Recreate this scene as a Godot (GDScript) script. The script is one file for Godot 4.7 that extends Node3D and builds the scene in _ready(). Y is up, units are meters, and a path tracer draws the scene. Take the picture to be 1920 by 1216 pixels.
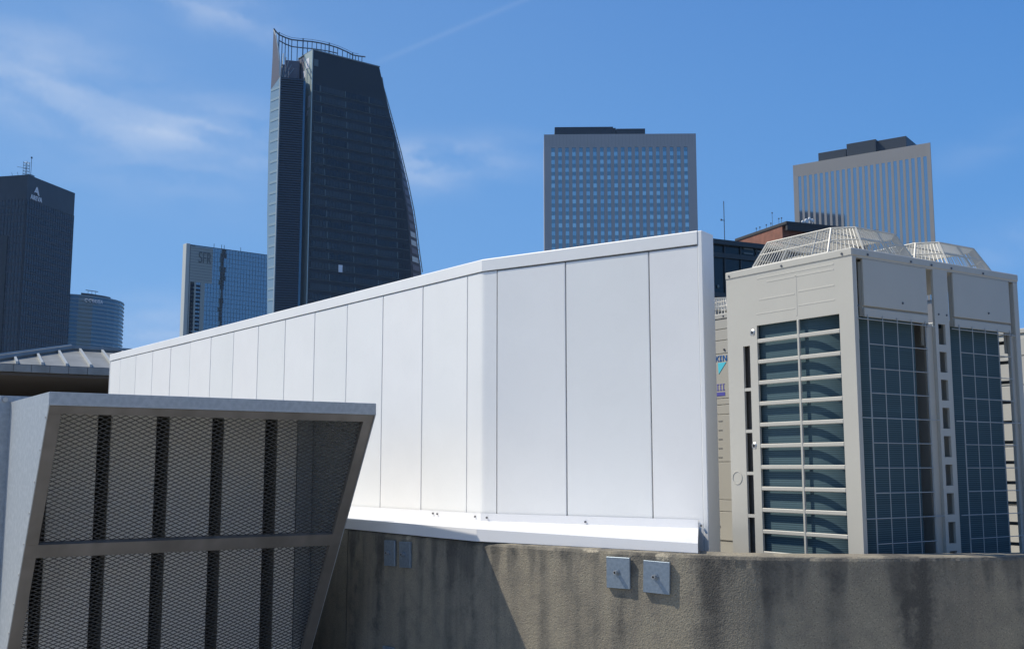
extends Node3D
# A rooftop with a white acoustic screen, condenser units and an exhaust hood; office towers behind.
# Pixels of the photograph (1920 x 1216) are turned into rays; distances come from the faces the points lie on.

const FOC := 2050.0          # focal length in photograph pixels
const HORIZON := 876.0       # photograph row of the horizon
const EYE := 1.65            # eye height above the terrace floor
const PAR := -0.3347          # parapet top, relative to the eye
const DECK := -0.695         # roof deck behind the parapet, relative to the eye

var pitch := 0.0
var used := {}
var mats := {}

# ------------------------------------------------------------------ camera geometry
func ray(u: float, v: float) -> Vector3:
	var x := (u - 960.0) / FOC
	var y := (608.0 - v) / FOC
	return Vector3(x, y * cos(pitch) + sin(pitch), -(cos(pitch) - y * sin(pitch)))

func on_d(u: float, v: float, d: float) -> Vector3:
	var r := ray(u, v)
	return Vector3(0, EYE, 0) + r * (d / -r.z)

func on_y(u: float, v: float, y: float) -> Vector3:
	var r := ray(u, v)
	return Vector3(0, EYE, 0) + r * (y / r.y)

# frame: x runs along (dx, dd) in plan, z points out of the face, origin at plan point (X, D)
func frame(X: float, D: float, dx: float, dd: float, y: float) -> Transform3D:
	var l := sqrt(dx * dx + dd * dd)
	dx /= l
	dd /= l
	return Transform3D(Basis(Vector3(dx, 0, -dd), Vector3.UP, Vector3(dd, 0, dx)), Vector3(X, y + EYE, -D))

# pixel to a point on the plane z = zo of a frame
func on_f(t: Transform3D, u: float, v: float, zo := 0.0) -> Vector3:
	var inv := t.affine_inverse()
	var o := inv * Vector3(0, EYE, 0)
	var d := inv.basis * ray(u, v)
	return o + d * ((zo - o.z) / d.z)

# pixel to a point on the plane x = xo of a frame
func on_fx(t: Transform3D, u: float, v: float, xo := 0.0) -> Vector3:
	var inv := t.affine_inverse()
	var o := inv * Vector3(0, EYE, 0)
	var d := inv.basis * ray(u, v)
	return o + d * ((xo - o.x) / d.x)

# ------------------------------------------------------------------ mesh building
class Mb:
	var st := SurfaceTool.new()
	var empty := true
	func _init():
		st.begin(Mesh.PRIMITIVE_TRIANGLES)
	func tri(a: Vector3, b: Vector3, c: Vector3):
		var n := (b - a).cross(c - a)
		if n.length_squared() < 1e-20:
			return
		empty = false
		st.set_normal(n.normalized())
		st.set_uv(Vector2(a.x, a.y)); st.add_vertex(a)
		st.set_uv(Vector2(c.x, c.y)); st.add_vertex(c)
		st.set_uv(Vector2(b.x, b.y)); st.add_vertex(b)
	func quad(a: Vector3, b: Vector3, c: Vector3, d: Vector3):
		tri(a, b, c)
		tri(a, c, d)
	func uvquad(p: Array, uv: Array, n: Array):
		empty = false
		for k in [0, 2, 1, 0, 3, 2]:
			st.set_normal(n[k])
			st.set_uv(uv[k])
			st.add_vertex(p[k])
	func hexa(p: Array):   # 8 corners: 0-3 lower ring (seen from above counter-clockwise), 4-7 upper ring
		quad(p[3], p[2], p[1], p[0])
		quad(p[4], p[5], p[6], p[7])
		for k in 4:
			var j := (k + 1) % 4
			quad(p[k], p[j], p[j + 4], p[k + 4])
	func box(a: Vector3, b: Vector3):
		var lo := Vector3(min(a.x, b.x), min(a.y, b.y), min(a.z, b.z))
		var hi := Vector3(max(a.x, b.x), max(a.y, b.y), max(a.z, b.z))
		hexa([Vector3(lo.x, lo.y, hi.z), Vector3(hi.x, lo.y, hi.z), Vector3(hi.x, lo.y, lo.z), Vector3(lo.x, lo.y, lo.z),
			Vector3(lo.x, hi.y, hi.z), Vector3(hi.x, hi.y, hi.z), Vector3(hi.x, hi.y, lo.z), Vector3(lo.x, hi.y, lo.z)])
	func cbox(a: Vector3, b: Vector3, r: float):   # box with chamfered edges
		var c := (a + b) * 0.5
		var h := ((b - a) * 0.5).abs()
		var ax := [Vector3(1, 0, 0), Vector3(0, 1, 0), Vector3(0, 0, 1)]
		for i in 3:
			var j := (i + 1) % 3
			var k := (i + 2) % 3
			for s in [-1.0, 1.0]:
				var n: Vector3 = ax[i] * h[i] * s
				var e: Vector3 = ax[j] * (h[j] - r)
				var g: Vector3 = ax[k] * (h[k] - r)
				if s > 0:
					quad(c + n - e - g, c + n + e - g, c + n + e + g, c + n - e + g)
				else:
					quad(c + n - e + g, c + n + e + g, c + n + e - g, c + n - e - g)
				for s2 in [-1.0, 1.0]:   # edge between face i and face j
					var p1: Vector3 = ax[i] * h[i] * s + ax[j] * (h[j] - r) * s2
					var p2: Vector3 = ax[i] * (h[i] - r) * s + ax[j] * h[j] * s2
					if s * s2 > 0:
						quad(c + p1 - g, c + p2 - g, c + p2 + g, c + p1 + g)
					else:
						quad(c + p1 + g, c + p2 + g, c + p2 - g, c + p1 - g)
		for sx in [-1.0, 1.0]:
			for sy in [-1.0, 1.0]:
				for sz in [-1.0, 1.0]:
					var s3 := Vector3(sx, sy, sz)
					var q: Vector3 = (h - Vector3(r, r, r)) * s3
					var A: Vector3 = c + q + Vector3(r * sx, 0, 0)
					var B: Vector3 = c + q + Vector3(0, r * sy, 0)
					var C: Vector3 = c + q + Vector3(0, 0, r * sz)
					if sx * sy * sz > 0:
						tri(A, B, C)
					else:
						tri(A, C, B)
	func tube(pts: Array, r: float, sides := 6, cap := true):
		var rings := []
		var up := Vector3.UP
		for i in pts.size():
			var t: Vector3 = (pts[min(i + 1, pts.size() - 1)] - pts[max(i - 1, 0)]).normalized()
			if abs(t.dot(up)) > 0.95:
				up = Vector3.RIGHT
			var x := t.cross(up).normalized()
			var y := x.cross(t).normalized()
			up = y
			var ring := []
			for k in sides:
				var a := TAU * k / sides
				ring.append(pts[i] + (x * cos(a) + y * sin(a)) * r)
			rings.append(ring)
		for i in rings.size() - 1:
			for k in sides:
				var j := (k + 1) % sides
				quad(rings[i][k], rings[i + 1][k], rings[i + 1][j], rings[i][j])
		if cap:
			for k in range(1, sides - 1):
				tri(rings[0][0], rings[0][k], rings[0][k + 1])
				tri(rings[-1][0], rings[-1][k + 1], rings[-1][k])
	func disc_z(c: Vector3, r: float, h: float, sides := 16, r2 := -1.0):   # short cylinder standing out along +z
		if r2 < 0:
			r2 = r
		for k in sides:
			var a := TAU * k / sides
			var b := TAU * (k + 1) / sides
			var p := Vector3(cos(a), sin(a), 0)
			var q := Vector3(cos(b), sin(b), 0)
			quad(c + p * r, c + q * r, c + q * r2 + Vector3(0, 0, h), c + p * r2 + Vector3(0, 0, h))
			tri(c + Vector3(0, 0, h), c + p * r2 + Vector3(0, 0, h), c + q * r2 + Vector3(0, 0, h))
	func prism(poly: PackedVector2Array, z0: float, z1: float):   # polygon in x, y (any turn), between z0 < z1
		if Geometry2D.is_polygon_clockwise(poly):
			poly.reverse()
		var idx := Geometry2D.triangulate_polygon(poly)
		for k in range(0, idx.size(), 3):
			var a := poly[idx[k]]
			var b := poly[idx[k + 1]]
			var c := poly[idx[k + 2]]
			if (b - a).cross(c - a) < 0:
				var s := b
				b = c
				c = s
			tri(Vector3(a.x, a.y, z1), Vector3(b.x, b.y, z1), Vector3(c.x, c.y, z1))
			tri(Vector3(a.x, a.y, z0), Vector3(c.x, c.y, z0), Vector3(b.x, b.y, z0))
		for k in poly.size():
			var p := poly[k]
			var q := poly[(k + 1) % poly.size()]
			quad(Vector3(p.x, p.y, z0), Vector3(q.x, q.y, z0), Vector3(q.x, q.y, z1), Vector3(p.x, p.y, z1))
	func slab(poly: PackedVector2Array, y0: float, y1: float):   # plan polygon (x, z), between heights
		var m := PackedVector2Array()
		for p in poly:
			m.append(Vector2(p.x, -p.y))
		if Geometry2D.is_polygon_clockwise(m):
			m.reverse()
		var idx := Geometry2D.triangulate_polygon(m)
		for k in range(0, idx.size(), 3):
			var a := m[idx[k]]
			var b := m[idx[k + 1]]
			var c := m[idx[k + 2]]
			if (b - a).cross(c - a) < 0:
				var s := b
				b = c
				c = s
			tri(Vector3(a.x, y1, -a.y), Vector3(b.x, y1, -b.y), Vector3(c.x, y1, -c.y))
			tri(Vector3(a.x, y0, -a.y), Vector3(c.x, y0, -c.y), Vector3(b.x, y0, -b.y))
		for k in m.size():
			var p := m[k]
			var q := m[(k + 1) % m.size()]
			quad(Vector3(p.x, y0, -p.y), Vector3(q.x, y0, -q.y), Vector3(q.x, y1, -q.y), Vector3(p.x, y1, -p.y))

func numbered(n: String) -> String:
	if not used.has(n):
		used[n] = 0
		return n
	used[n] += 1
	return "%s_%03d" % [n, used[n]]

func thing(called: String, t: Transform3D, label: String, category: String, group := "") -> Node3D:
	var o := Node3D.new()
	o.name = numbered(called)
	add_child(o)
	o.transform = t
	o.set_meta("label", label)
	o.set_meta("category", category)
	if group != "":
		o.set_meta("group", group)
	return o

func part(parent: Node3D, called: String, mb: Mb, m: Material, kind := "") -> MeshInstance3D:
	return mesh_part(parent, called, mb.st.commit(), m, kind)

func mesh_part(parent: Node3D, called: String, me: Mesh, m: Material, kind := "", pos := Vector3.ZERO) -> MeshInstance3D:
	var o := MeshInstance3D.new()
	o.mesh = me
	o.name = called
	o.material_override = m
	o.position = pos
	parent.add_child(o, true)
	if kind != "":
		o.set_meta("kind", kind)
	return o

func structure(called: String, mb: Mb, m: Material) -> MeshInstance3D:
	var o := part(self, numbered(called), mb, m, "structure")
	return o

func boxmesh(a: Vector3, b: Vector3, r := 0.0) -> Mb:
	var m := Mb.new()
	if r > 0:
		m.cbox(a, b, r)
	else:
		m.box(a, b)
	return m

func lettering(parent: Node3D, called: String, words: String, height: float, width: float, at: Vector3, thick: float, m: Material, bold := true, turn := 0.0) -> void:
	var t := TextMesh.new()
	var f := SystemFont.new()
	f.font_names = PackedStringArray(["Droid Sans"])
	f.font_weight = 700 if bold else 400
	t.font = f
	t.text = words
	t.font_size = 64
	t.pixel_size = 0.01
	t.depth = 0.05
	t.curve_step = 2.0
	var bb := t.get_aabb()
	var o := mesh_part(parent, called, t, m, "", at)
	o.basis = Basis(Vector3.UP, turn) * Basis.from_scale(Vector3(width / max(bb.size.x, 0.01), height / max(bb.size.y, 0.01), thick / 0.05))

# ------------------------------------------------------------------ materials
func lin(r: float, g: float, b: float) -> Color:
	return Color(r, g, b).linear_to_srgb()

func noise_tex(freq: float, lo: Color, hi: Color, size := 256, octaves := 4, sd := 1, kind := FastNoiseLite.TYPE_SIMPLEX_SMOOTH, sx := 1.0) -> ImageTexture:
	var n := FastNoiseLite.new()
	n.seed = sd
	n.noise_type = kind
	n.frequency = freq
	n.fractal_octaves = octaves
	var im := n.get_seamless_image(size, size)
	im.convert(Image.FORMAT_L8)
	var src := im.get_data()
	var d := PackedByteArray()
	d.resize(size * size * 3)
	for i in size * size:
		var c := lo.lerp(hi, src[i] / 255.0)
		d[i * 3] = int(c.r8)
		d[i * 3 + 1] = int(c.g8)
		d[i * 3 + 2] = int(c.b8)
	return ImageTexture.create_from_image(Image.create_from_data(size, size, false, Image.FORMAT_RGB8, d))

func mat(called: String, c: Color, rough := 0.6, metal := 0.0) -> StandardMaterial3D:
	if mats.has(called):
		return mats[called]
	var m := StandardMaterial3D.new()
	m.resource_name = called
	m.albedo_color = c
	m.roughness = rough
	m.metallic = metal
	mats[called] = m
	return m

func grain(m: StandardMaterial3D, tex: Texture2D, scale: float, world := false) -> StandardMaterial3D:
	m.albedo_texture = tex
	m.uv1_triplanar = true
	m.uv1_world_triplanar = world
	m.uv1_scale = Vector3.ONE * scale
	return m

func make_materials() -> void:
	var faint := noise_tex(0.008, Color(0.98, 0.98, 0.98), Color(1, 1, 1), 256, 5, 3)
	var soft := noise_tex(0.012, Color(0.8, 0.8, 0.79), Color(1, 1, 1), 256, 5, 7)
	var spangle := noise_tex(0.05, Color(0.86, 0.87, 0.88), Color(1, 1, 1), 256, 3, 5, FastNoiseLite.TYPE_CELLULAR)
	grain(mat("white paint", lin(0.79, 0.79, 0.775), 0.5), faint, 0.9)
	grain(mat("white trim paint", lin(0.79, 0.79, 0.775), 0.45), faint, 0.7)
	grain(mat("white paint b", lin(0.775, 0.78, 0.765), 0.5), faint, 0.6)
	grain(mat("white paint c", lin(0.80, 0.795, 0.78), 0.5), faint, 1.1)
	mat("screen core", lin(0.16, 0.17, 0.18), 0.8)
	mat("flashing", lin(0.78, 0.78, 0.785), 0.35)
	mat("screw", lin(0.12, 0.12, 0.13), 0.4, 0.7)
	grain(mat("galvanised steel", lin(0.46, 0.49, 0.51), 0.5, 0.4), spangle, 3.0)
	grain(mat("galvanised plate", lin(0.30, 0.36, 0.42), 0.45, 0.55), spangle, 5.0)
	grain(mat("frame steel", lin(0.24, 0.22, 0.20), 0.55, 0.3), soft, 2.0)
	mat("wire mesh", lin(0.07, 0.07, 0.07), 0.6, 0.2)
	grain(mat("baffle sheet", lin(0.82, 0.81, 0.78), 0.6), faint, 1.5)
	mat("glass wool", lin(0.20, 0.195, 0.17), 0.95)
	grain(mat("beige paint", lin(0.47, 0.455, 0.405), 0.45), faint, 1.4)
	grain(mat("beige wire", lin(0.56, 0.54, 0.48), 0.45), faint, 2.0)
	mat("wire guard", lin(0.36, 0.38, 0.38), 0.45)
	mat("bolt", lin(0.45, 0.45, 0.44), 0.35, 0.7)
	mat("bolt hole", lin(0.01, 0.01, 0.01), 0.8)
	mat("blue print", lin(0.01, 0.10, 0.33), 0.5)
	mat("cyan print", lin(0.10, 0.62, 0.78), 0.5)
	mat("violet print", lin(0.10, 0.10, 0.42), 0.5)
	mat("grey print", lin(0.2, 0.2, 0.2), 0.5)
	mat("white print", lin(0.8, 0.8, 0.82), 0.5)
	# coil: thin horizontal fins over tubes
	var ci := Image.create(8, 512, false, Image.FORMAT_RGB8)
	var rng := RandomNumberGenerator.new()
	rng.seed = 11
	for y in 512:
		var k := 0.78 + 0.22 * float(y % 8 < 5) - 0.1 * rng.randf()
		for x in 8:
			ci.set_pixel(x, y, Color(k, k, k))
	var coil := mat("coil fins", lin(0.095, 0.155, 0.182), 0.7)
	coil.metallic_specular = 0.15
	coil.albedo_texture = ImageTexture.create_from_image(ci)
	coil.uv1_scale = Vector3(1, 1.6, 1)
	# far buildings
	grain(mat("dark granite", lin(0.022, 0.028, 0.040), 0.4), soft, 0.05)
	mat("dark rib", lin(0.030, 0.038, 0.054), 0.5)
	mat("dark glass", lin(0.030, 0.042, 0.058), 0.12, 0.35)
	mat("night glass", lin(0.026, 0.036, 0.044), 0.25, 0.2)
	mat("night glass b", lin(0.031, 0.041, 0.048), 0.3, 0.1)
	mat("night glass c", lin(0.018, 0.026, 0.034), 0.12, 0.35)
	mat("slate panel", lin(0.010, 0.015, 0.020), 0.5)
	mat("slate mark", lin(0.10, 0.13, 0.135), 0.5)
	mat("pale cladding", lin(0.42, 0.50, 0.48), 0.4, 0.1)
	mat("pale glass", lin(0.36, 0.45, 0.48), 0.2, 0.5)
	mat("louvre dark", lin(0.010, 0.016, 0.026), 0.5)
	mat("louvre blade", lin(0.040, 0.062, 0.090), 0.45, 0.2)
	mat("fin metal", lin(0.13, 0.13, 0.16), 0.5, 0.2)
	mat("rail metal", lin(0.10, 0.13, 0.16), 0.5, 0.4)
	mat("steel rail", lin(0.20, 0.25, 0.27), 0.5, 0.3)
	grain(mat("grey stone", lin(0.42, 0.39, 0.375), 0.7), faint, 0.03)
	grain(mat("beige stone", lin(0.31, 0.295, 0.275), 0.7), faint, 0.03)
	mat("stone joint", lin(0.32, 0.30, 0.29), 0.8)
	mat("sky glass", lin(0.30, 0.32, 0.32), 0.06, 1.0)
	mat("sky pane", lin(0.56, 0.58, 0.56), 0.06, 1.0)
	mat("sky pane b", lin(0.66, 0.67, 0.63), 0.10, 0.9)
	mat("sky pane c", lin(0.46, 0.50, 0.50), 0.06, 1.0)
	mat("strip glass", lin(0.44, 0.48, 0.50), 0.06, 1.0)
	mat("crown metal", lin(0.022, 0.032, 0.044), 0.5)
	mat("mirror glass", lin(0.50, 0.60, 0.66), 0.03, 1.0)
	mat("mullion", lin(0.12, 0.15, 0.18), 0.5, 0.3)
	mat("tower edge", lin(0.55, 0.57, 0.54), 0.5)
	mat("teal glass", lin(0.075, 0.145, 0.20), 0.15, 0.5)
	mat("pale band", lin(0.27, 0.36, 0.40), 0.4, 0.2)
	grain(mat("terracotta", lin(0.30, 0.125, 0.085), 0.8), soft, 0.2)
	mat("roof slate", lin(0.035, 0.038, 0.042), 0.7)
	mat("annexe glass", lin(0.018, 0.028, 0.034), 0.15, 0.3)
	mat("annexe frame", lin(0.035, 0.045, 0.05), 0.5)
	mat("annexe strip", lin(0.16, 0.19, 0.19), 0.5)
	grain(mat("zinc roof", lin(0.29, 0.295, 0.29), 0.5, 0.1), soft, 1.0)
	mat("zinc seam", lin(0.40, 0.42, 0.42), 0.45, 0.1)  # paler than the roof zinc: sunlit seam sides put into the colour
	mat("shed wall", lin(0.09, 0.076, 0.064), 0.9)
	grain(mat("floor concrete", lin(0.42, 0.40, 0.36), 0.85), soft, 0.5)
	grain(mat("roof gravel", lin(0.42, 0.40, 0.36), 0.9), soft, 1.5)
	grain(mat("city ground", lin(0.16, 0.165, 0.155), 0.9), soft, 0.01, true)

# concrete of the parapet: colour and relief over a 4.4 m by 1.1 m sheet
func make_concrete() -> void:
	var w := 2048
	var h := 512
	var lay := []
	for s in [[21, 0.30, 3], [22, 0.02, 4], [23, 0.11, 3], [24, 0.006, 4]]:
		var n := FastNoiseLite.new()
		n.seed = s[0]
		n.frequency = s[1]
		n.fractal_octaves = s[2]
		n.noise_type = FastNoiseLite.TYPE_SIMPLEX_SMOOTH
		var im := n.get_image(w, h, false, false, false)
		im.convert(Image.FORMAT_L8)
		lay.append(im.get_data())
	# runs: noise that is long down the wall and short across it
	var rn := FastNoiseLite.new()
	rn.seed = 31
	rn.frequency = 0.012
	rn.fractal_octaves = 4
	var ri := rn.get_image(w, 48, false, false, false)
	ri.convert(Image.FORMAT_L8)
	ri.resize(w, h, Image.INTERPOLATE_CUBIC)
	var runs := ri.get_data()
	var col := PackedByteArray()
	col.resize(w * h * 3)
	var hm := PackedByteArray()
	hm.resize(w * h)
	var a: PackedByteArray = lay[0]
	var b: PackedByteArray = lay[1]
	var c: PackedByteArray = lay[2]
	var e: PackedByteArray = lay[3]
	var g: Array[int] = []
	for k in 256:
		g.append(int(255.0 * pow(k / 255.0, 1.0 / 2.2)))
	var chips := []
	for q in [[1240.0, 7.0, 17.0, 9.0], [766.0, 5.0, 12.0, 7.0], [1105.0, 4.0, 20.0, 4.0]]:
		chips.append([(s_of_pixel(q[0]) + 1.4) / 4.4 * w, q[1], q[2], q[3]])
	var streaks := [[1200.0, 60.0, 0.55], [1560.0, 34.0, 1.0], [1610.0, 70.0, 0.5], [1800.0, 60.0, 0.6], [1030.0, 30.0, 0.4], [640.0, 40.0, 0.4], [250.0, 50.0, 0.5], [1975.0, 45.0, 0.7], [120.0, 40.0, 0.6]]
	for y in h:
		for x in w:
			var i := y * w + x
			var fine := a[i] / 255.0
			var blot := b[i] / 255.0
			var mid := c[i] / 255.0
			var big := e[i] / 255.0
			var run := runs[i] / 255.0
			# dirt: blotches, runs and a grimy rim below the coping, all with ragged edges
			var d := smoothstep(0.42, 0.78, blot * 0.55 + mid * 0.20 + fine * 0.25) * 0.34
			d += smoothstep(0.40, 0.74, run * 0.72 + mid * 0.16 + fine * 0.12) * 0.55
			# drips from the coping: each column has its own length
			var drip := 12.0 + 260.0 * maxf(0.0, runs[x] / 255.0 - 0.42) + 30.0 * (fine - 0.5)
			if y < drip:
				d += 0.34 * smoothstep(0.0, 40.0, drip - y) * (0.55 + 0.6 * fine)
			for s in streaks:
				var off: float = absf(x + (y - 200) * 0.14 + (blot - 0.5) * 60.0 - s[0])
				if off < s[1]:
					d += s[2] * smoothstep(0.25, 0.95, mid * 0.25 + fine * 0.15 + run * 0.35 + (1.0 - off / s[1]) * 0.5) * 0.62
			d = clampf(d, 0.0, 1.0)
			var chip := 0.0
			for q in chips:
				var ex: float = (x - q[0]) / q[2]
				var ey: float = (y - q[1]) / q[3]
				if ex * ex + ey * ey < 2.6 * (mid * 0.55 + fine * 0.45) - 0.55:
					chip = 1.0
			d *= 1.0 - chip
			var k := (0.250 + 0.13 * chip) + 0.15 * (fine - 0.5) + 0.07 * (mid - 0.5) + 0.05 * (big - 0.5)
			var speck := 1.0 if fine < 0.74 else 1.4
			if fine < 0.27:
				speck = 0.62
			k *= (1.0 - 0.68 * d) * speck
			var warm := 1.0 - 0.6 * d
			col[i * 3] = g[clampi(int(255.0 * k * (1.02 + 0.09 * warm)), 0, 255)]
			col[i * 3 + 1] = g[clampi(int(255.0 * k * 0.975), 0, 255)]
			col[i * 3 + 2] = g[clampi(int(255.0 * k * (0.89 - 0.16 * warm)), 0, 255)]
			hm[i] = clampi(int(255.0 * (0.6 * fine + 0.3 * mid + 0.1 * blot)), 0, 255)
	var m := mat("parapet concrete", Color.WHITE, 0.92)
	m.albedo_texture = ImageTexture.create_from_image(Image.create_from_data(w, h, false, Image.FORMAT_RGB8, col))
	m.heightmap_enabled = true
	m.heightmap_scale = 0.35
	m.heightmap_texture = ImageTexture.create_from_image(Image.create_from_data(w, h, false, Image.FORMAT_L8, hm))

# ------------------------------------------------------------------ sky
var sun_to := Vector3.ZERO
var cloud_n: FastNoiseLite
var cloud_m: FastNoiseLite

func sky_color(d: Vector3) -> Color:
	var e := asin(clampf(d.y, -1, 1))
	var s := clampf(rad_to_deg(e), 0.0, 90.0)
	var c0 := Color(0.42, 0.58, 0.84)
	var c1 := Color(0.140, 0.370, 0.77)
	var c2 := Color(0.055, 0.222, 0.61)
	var c3 := Color(0.032, 0.125, 0.41)
	var c: Color
	if s < 8.0:
		c = c0.lerp(c1, sqrt(s / 8.0))
	elif s < 24.0:
		c = c1.lerp(c2, (s - 8.0) / 16.0)
	else:
		c = c2.lerp(c3, sqrt((s - 24.0) / 66.0))
	var k := d.dot(sun_to)
	var pale := clampf(0.155 * pow(maxf(k + 0.05, 0.0) / 0.51, 1.25), 0.0, 0.6)   # air is paler towards the sun
	c = c.lerp(Color(0.50, 0.72, 0.96), pale)
	if d.y < 0:
		c = Color(0.20, 0.21, 0.20).lerp(Color(0.40, 0.56, 0.80), clampf(1.0 + d.y * 14.0, 0, 1))
	return c

const WISPS := [[120.0, 175.0, 330.0, 75.0, 0.22, 0.30], [370.0, 245.0, 200.0, 45.0, 0.10, 0.30], [415.0, 25.0, 130.0, 42.0, 0.25, 0.34], [30.0, 90.0, 200.0, 60.0, -0.2, 0.14],
	[850.0, 310.0, 150.0, 45.0, -0.12, 0.36], [770.0, 285.0, 60.0, 30.0, 0.1, 0.2], [500.0, 305.0, 90.0, 16.0, -0.05, 0.12], [1860.0, 270.0, 100.0, 30.0, -0.35, 0.10], [260.0, 620.0, 160.0, 60.0, 0.0, 0.28], [1880.0, 470.0, 120.0, 50.0, -0.2, 0.12], [300.0, 330.0, 260.0, 60.0, 0.2, 0.10]]

func cloud_at(d: Vector3, front: bool) -> float:
	if d.y < 0.0:
		return 0.0
	var az := rad_to_deg(atan2(d.x, -d.z))
	var el := rad_to_deg(asin(d.y))
	var veil := 0.5 + 0.5 * cloud_m.get_noise_2d(az * 1.0 + el * 0.8, el * 2.4)
	var fine := 0.5 + 0.5 * cloud_n.get_noise_2d(az * 1.6 + el * 1.3, el * 5.0)
	var m := 0.0
	if front:
		var cz := -d.z * cos(pitch) + d.y * sin(pitch)
		var u := 960.0 + FOC * d.x / cz
		var v := 608.0 - FOC * (d.y * cos(pitch) + d.z * sin(pitch)) / cz
		for w in WISPS:
			var du: float = u - w[0]
			var dv: float = v - w[1]
			var p: float = (du * cos(w[4]) + dv * sin(w[4])) / w[2]
			var q: float = (-du * sin(w[4]) + dv * cos(w[4])) / w[3]
			m += w[5] * exp(-(p * p + q * q))
		# old contrail
		var t := ((u - 725.0) * 262.0 + (v - 110.0) * -112.0) / (262.0 * 262.0 + 112.0 * 112.0)
		if t > -0.25 and t < 1.6:
			var off := absf((u - 725.0) * 112.0 + (v - 110.0) * 262.0) / 285.0
			m += 0.0
			var trail := exp(-off * off / 14.0) * 0.085 * smoothstep(-0.25, 0.15, t)
			return clampf(m * smoothstep(0.22, 0.80, veil * 0.4 + fine * 0.62) * 1.15 + trail * (0.6 + 0.5 * fine), 0, 0.7)
		return clampf(m * smoothstep(0.22, 0.80, veil * 0.4 + fine * 0.62) * 1.15, 0, 0.7)
	return clampf(0.20 * smoothstep(0.55, 0.95, veil * 0.5 + fine * 0.5), 0, 0.5)

func make_sky() -> Sky:
	cloud_n = FastNoiseLite.new()
	cloud_n.seed = 5
	cloud_n.frequency = 0.085
	cloud_n.fractal_octaves = 6
	cloud_n.domain_warp_enabled = true
	cloud_n.domain_warp_amplitude = 12.0
	cloud_n.domain_warp_frequency = 0.03
	cloud_m = FastNoiseLite.new()
	cloud_m.seed = 9
	cloud_m.frequency = 0.02
	cloud_m.fractal_octaves = 3
	var W := 3072
	var H := 1536
	var bw := 512
	var bh := 256
	var im := Image.create(bw, bh, false, Image.FORMAT_RGBF)
	for y in bh:
		for x in bw:
			var az := ((x + 0.5) / bw - 0.5) * TAU
			var el := (0.5 - (y + 0.5) / bh) * PI
			var d := Vector3(sin(az) * cos(el), sin(el), -cos(az) * cos(el))
			im.set_pixel(x, y, sky_color(d).lerp(Color(0.80, 0.86, 0.95), cloud_at(d, absf(az) < 0.9)))
	im.resize(W, H, Image.INTERPOLATE_BILINEAR)
	for y in range(int(H * 0.34), int(H * 0.505)):
		for x in range(int(W * 0.41), int(W * 0.59)):
			var az := ((x + 0.5) / W - 0.5) * TAU
			var el := (0.5 - (y + 0.5) / H) * PI
			var d := Vector3(sin(az) * cos(el), sin(el), -cos(az) * cos(el))
			im.set_pixel(x, y, sky_color(d).lerp(Color(0.80, 0.86, 0.95), cloud_at(d, true)))
	# the middle of this picture is straight ahead; a panorama has that direction at its edge
	var turned := Image.create(W, H, false, Image.FORMAT_RGBF)
	turned.blit_rect(im, Rect2i(0, 0, W / 2, H), Vector2i(W / 2, 0))
	turned.blit_rect(im, Rect2i(W / 2, 0, W / 2, H), Vector2i(0, 0))
	var pm := PanoramaSkyMaterial.new()
	pm.panorama = ImageTexture.create_from_image(turned)
	var s := Sky.new()
	s.sky_material = pm
	return s

# ------------------------------------------------------------------ scene
func _ready() -> void:
	pitch = atan((HORIZON - 608.0) / FOC)
	var cam := Camera3D.new()
	cam.name = "camera"
	cam.fov = rad_to_deg(2.0 * atan(608.0 / FOC))
	cam.near = 0.05
	cam.far = 9000.0
	cam.position = Vector3(0, EYE, 0)
	cam.rotation = Vector3(pitch, 0, 0)
	add_child(cam)
	cam.current = true

	var el := deg_to_rad(50.5)
	var az := deg_to_rad(104.0)      # light travels to the right, across the view
	var travel := Vector3(cos(el) * sin(az), -sin(el), -cos(el) * cos(az))
	sun_to = -travel
	var sun := DirectionalLight3D.new()
	sun.name = "sun"
	sun.light_energy = 1.6
	sun.light_angular_distance = 0.53
	sun.light_color = Color(1.0, 0.965, 0.90)
	sun.shadow_enabled = true
	sun.basis = Basis.looking_at(travel, Vector3.UP)
	add_child(sun)
	var we := WorldEnvironment.new()
	we.name = "environment"
	var env := Environment.new()
	env.background_mode = Environment.BG_SKY
	env.sky = make_sky()
	env.background_energy_multiplier = 1.0
	env.tonemap_mode = Environment.TONE_MAPPER_LINEAR
	env.tonemap_exposure = 1.0
	env.sdfgi_enabled = true
	env.ssao_enabled = true
	env.ssil_enabled = true
	env.fog_enabled = true
	env.fog_density = 0.00008
	env.fog_light_color = Color(0.66, 0.78, 0.93)
	we.environment = env
	add_child(we)

	make_materials()
	lay_edge()
	make_concrete()
	build_ground()
	build_parapet()
	build_towers()
	build_roofs()
	build_screen()
	build_units()
	build_hood()
	build_bounce_block()

# ------------------------------------------------------------------ ground, terrace, deck
var edge: Array = []     # outer top edge of the parapet, plan points (x, z), left to right
var edge_s: Array = []   # arc length from the bend

func build_ground() -> void:
	var g := Mb.new()
	g.box(Vector3(-6000, -42, -6000), Vector3(6000, -41, 3000))
	structure("ground", g, mats["city ground"])
	var t := Mb.new()
	t.box(Vector3(-14, -41, -26), Vector3(12, 0, 7))
	structure("terrace_floor", t, mats["floor concrete"])

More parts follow.
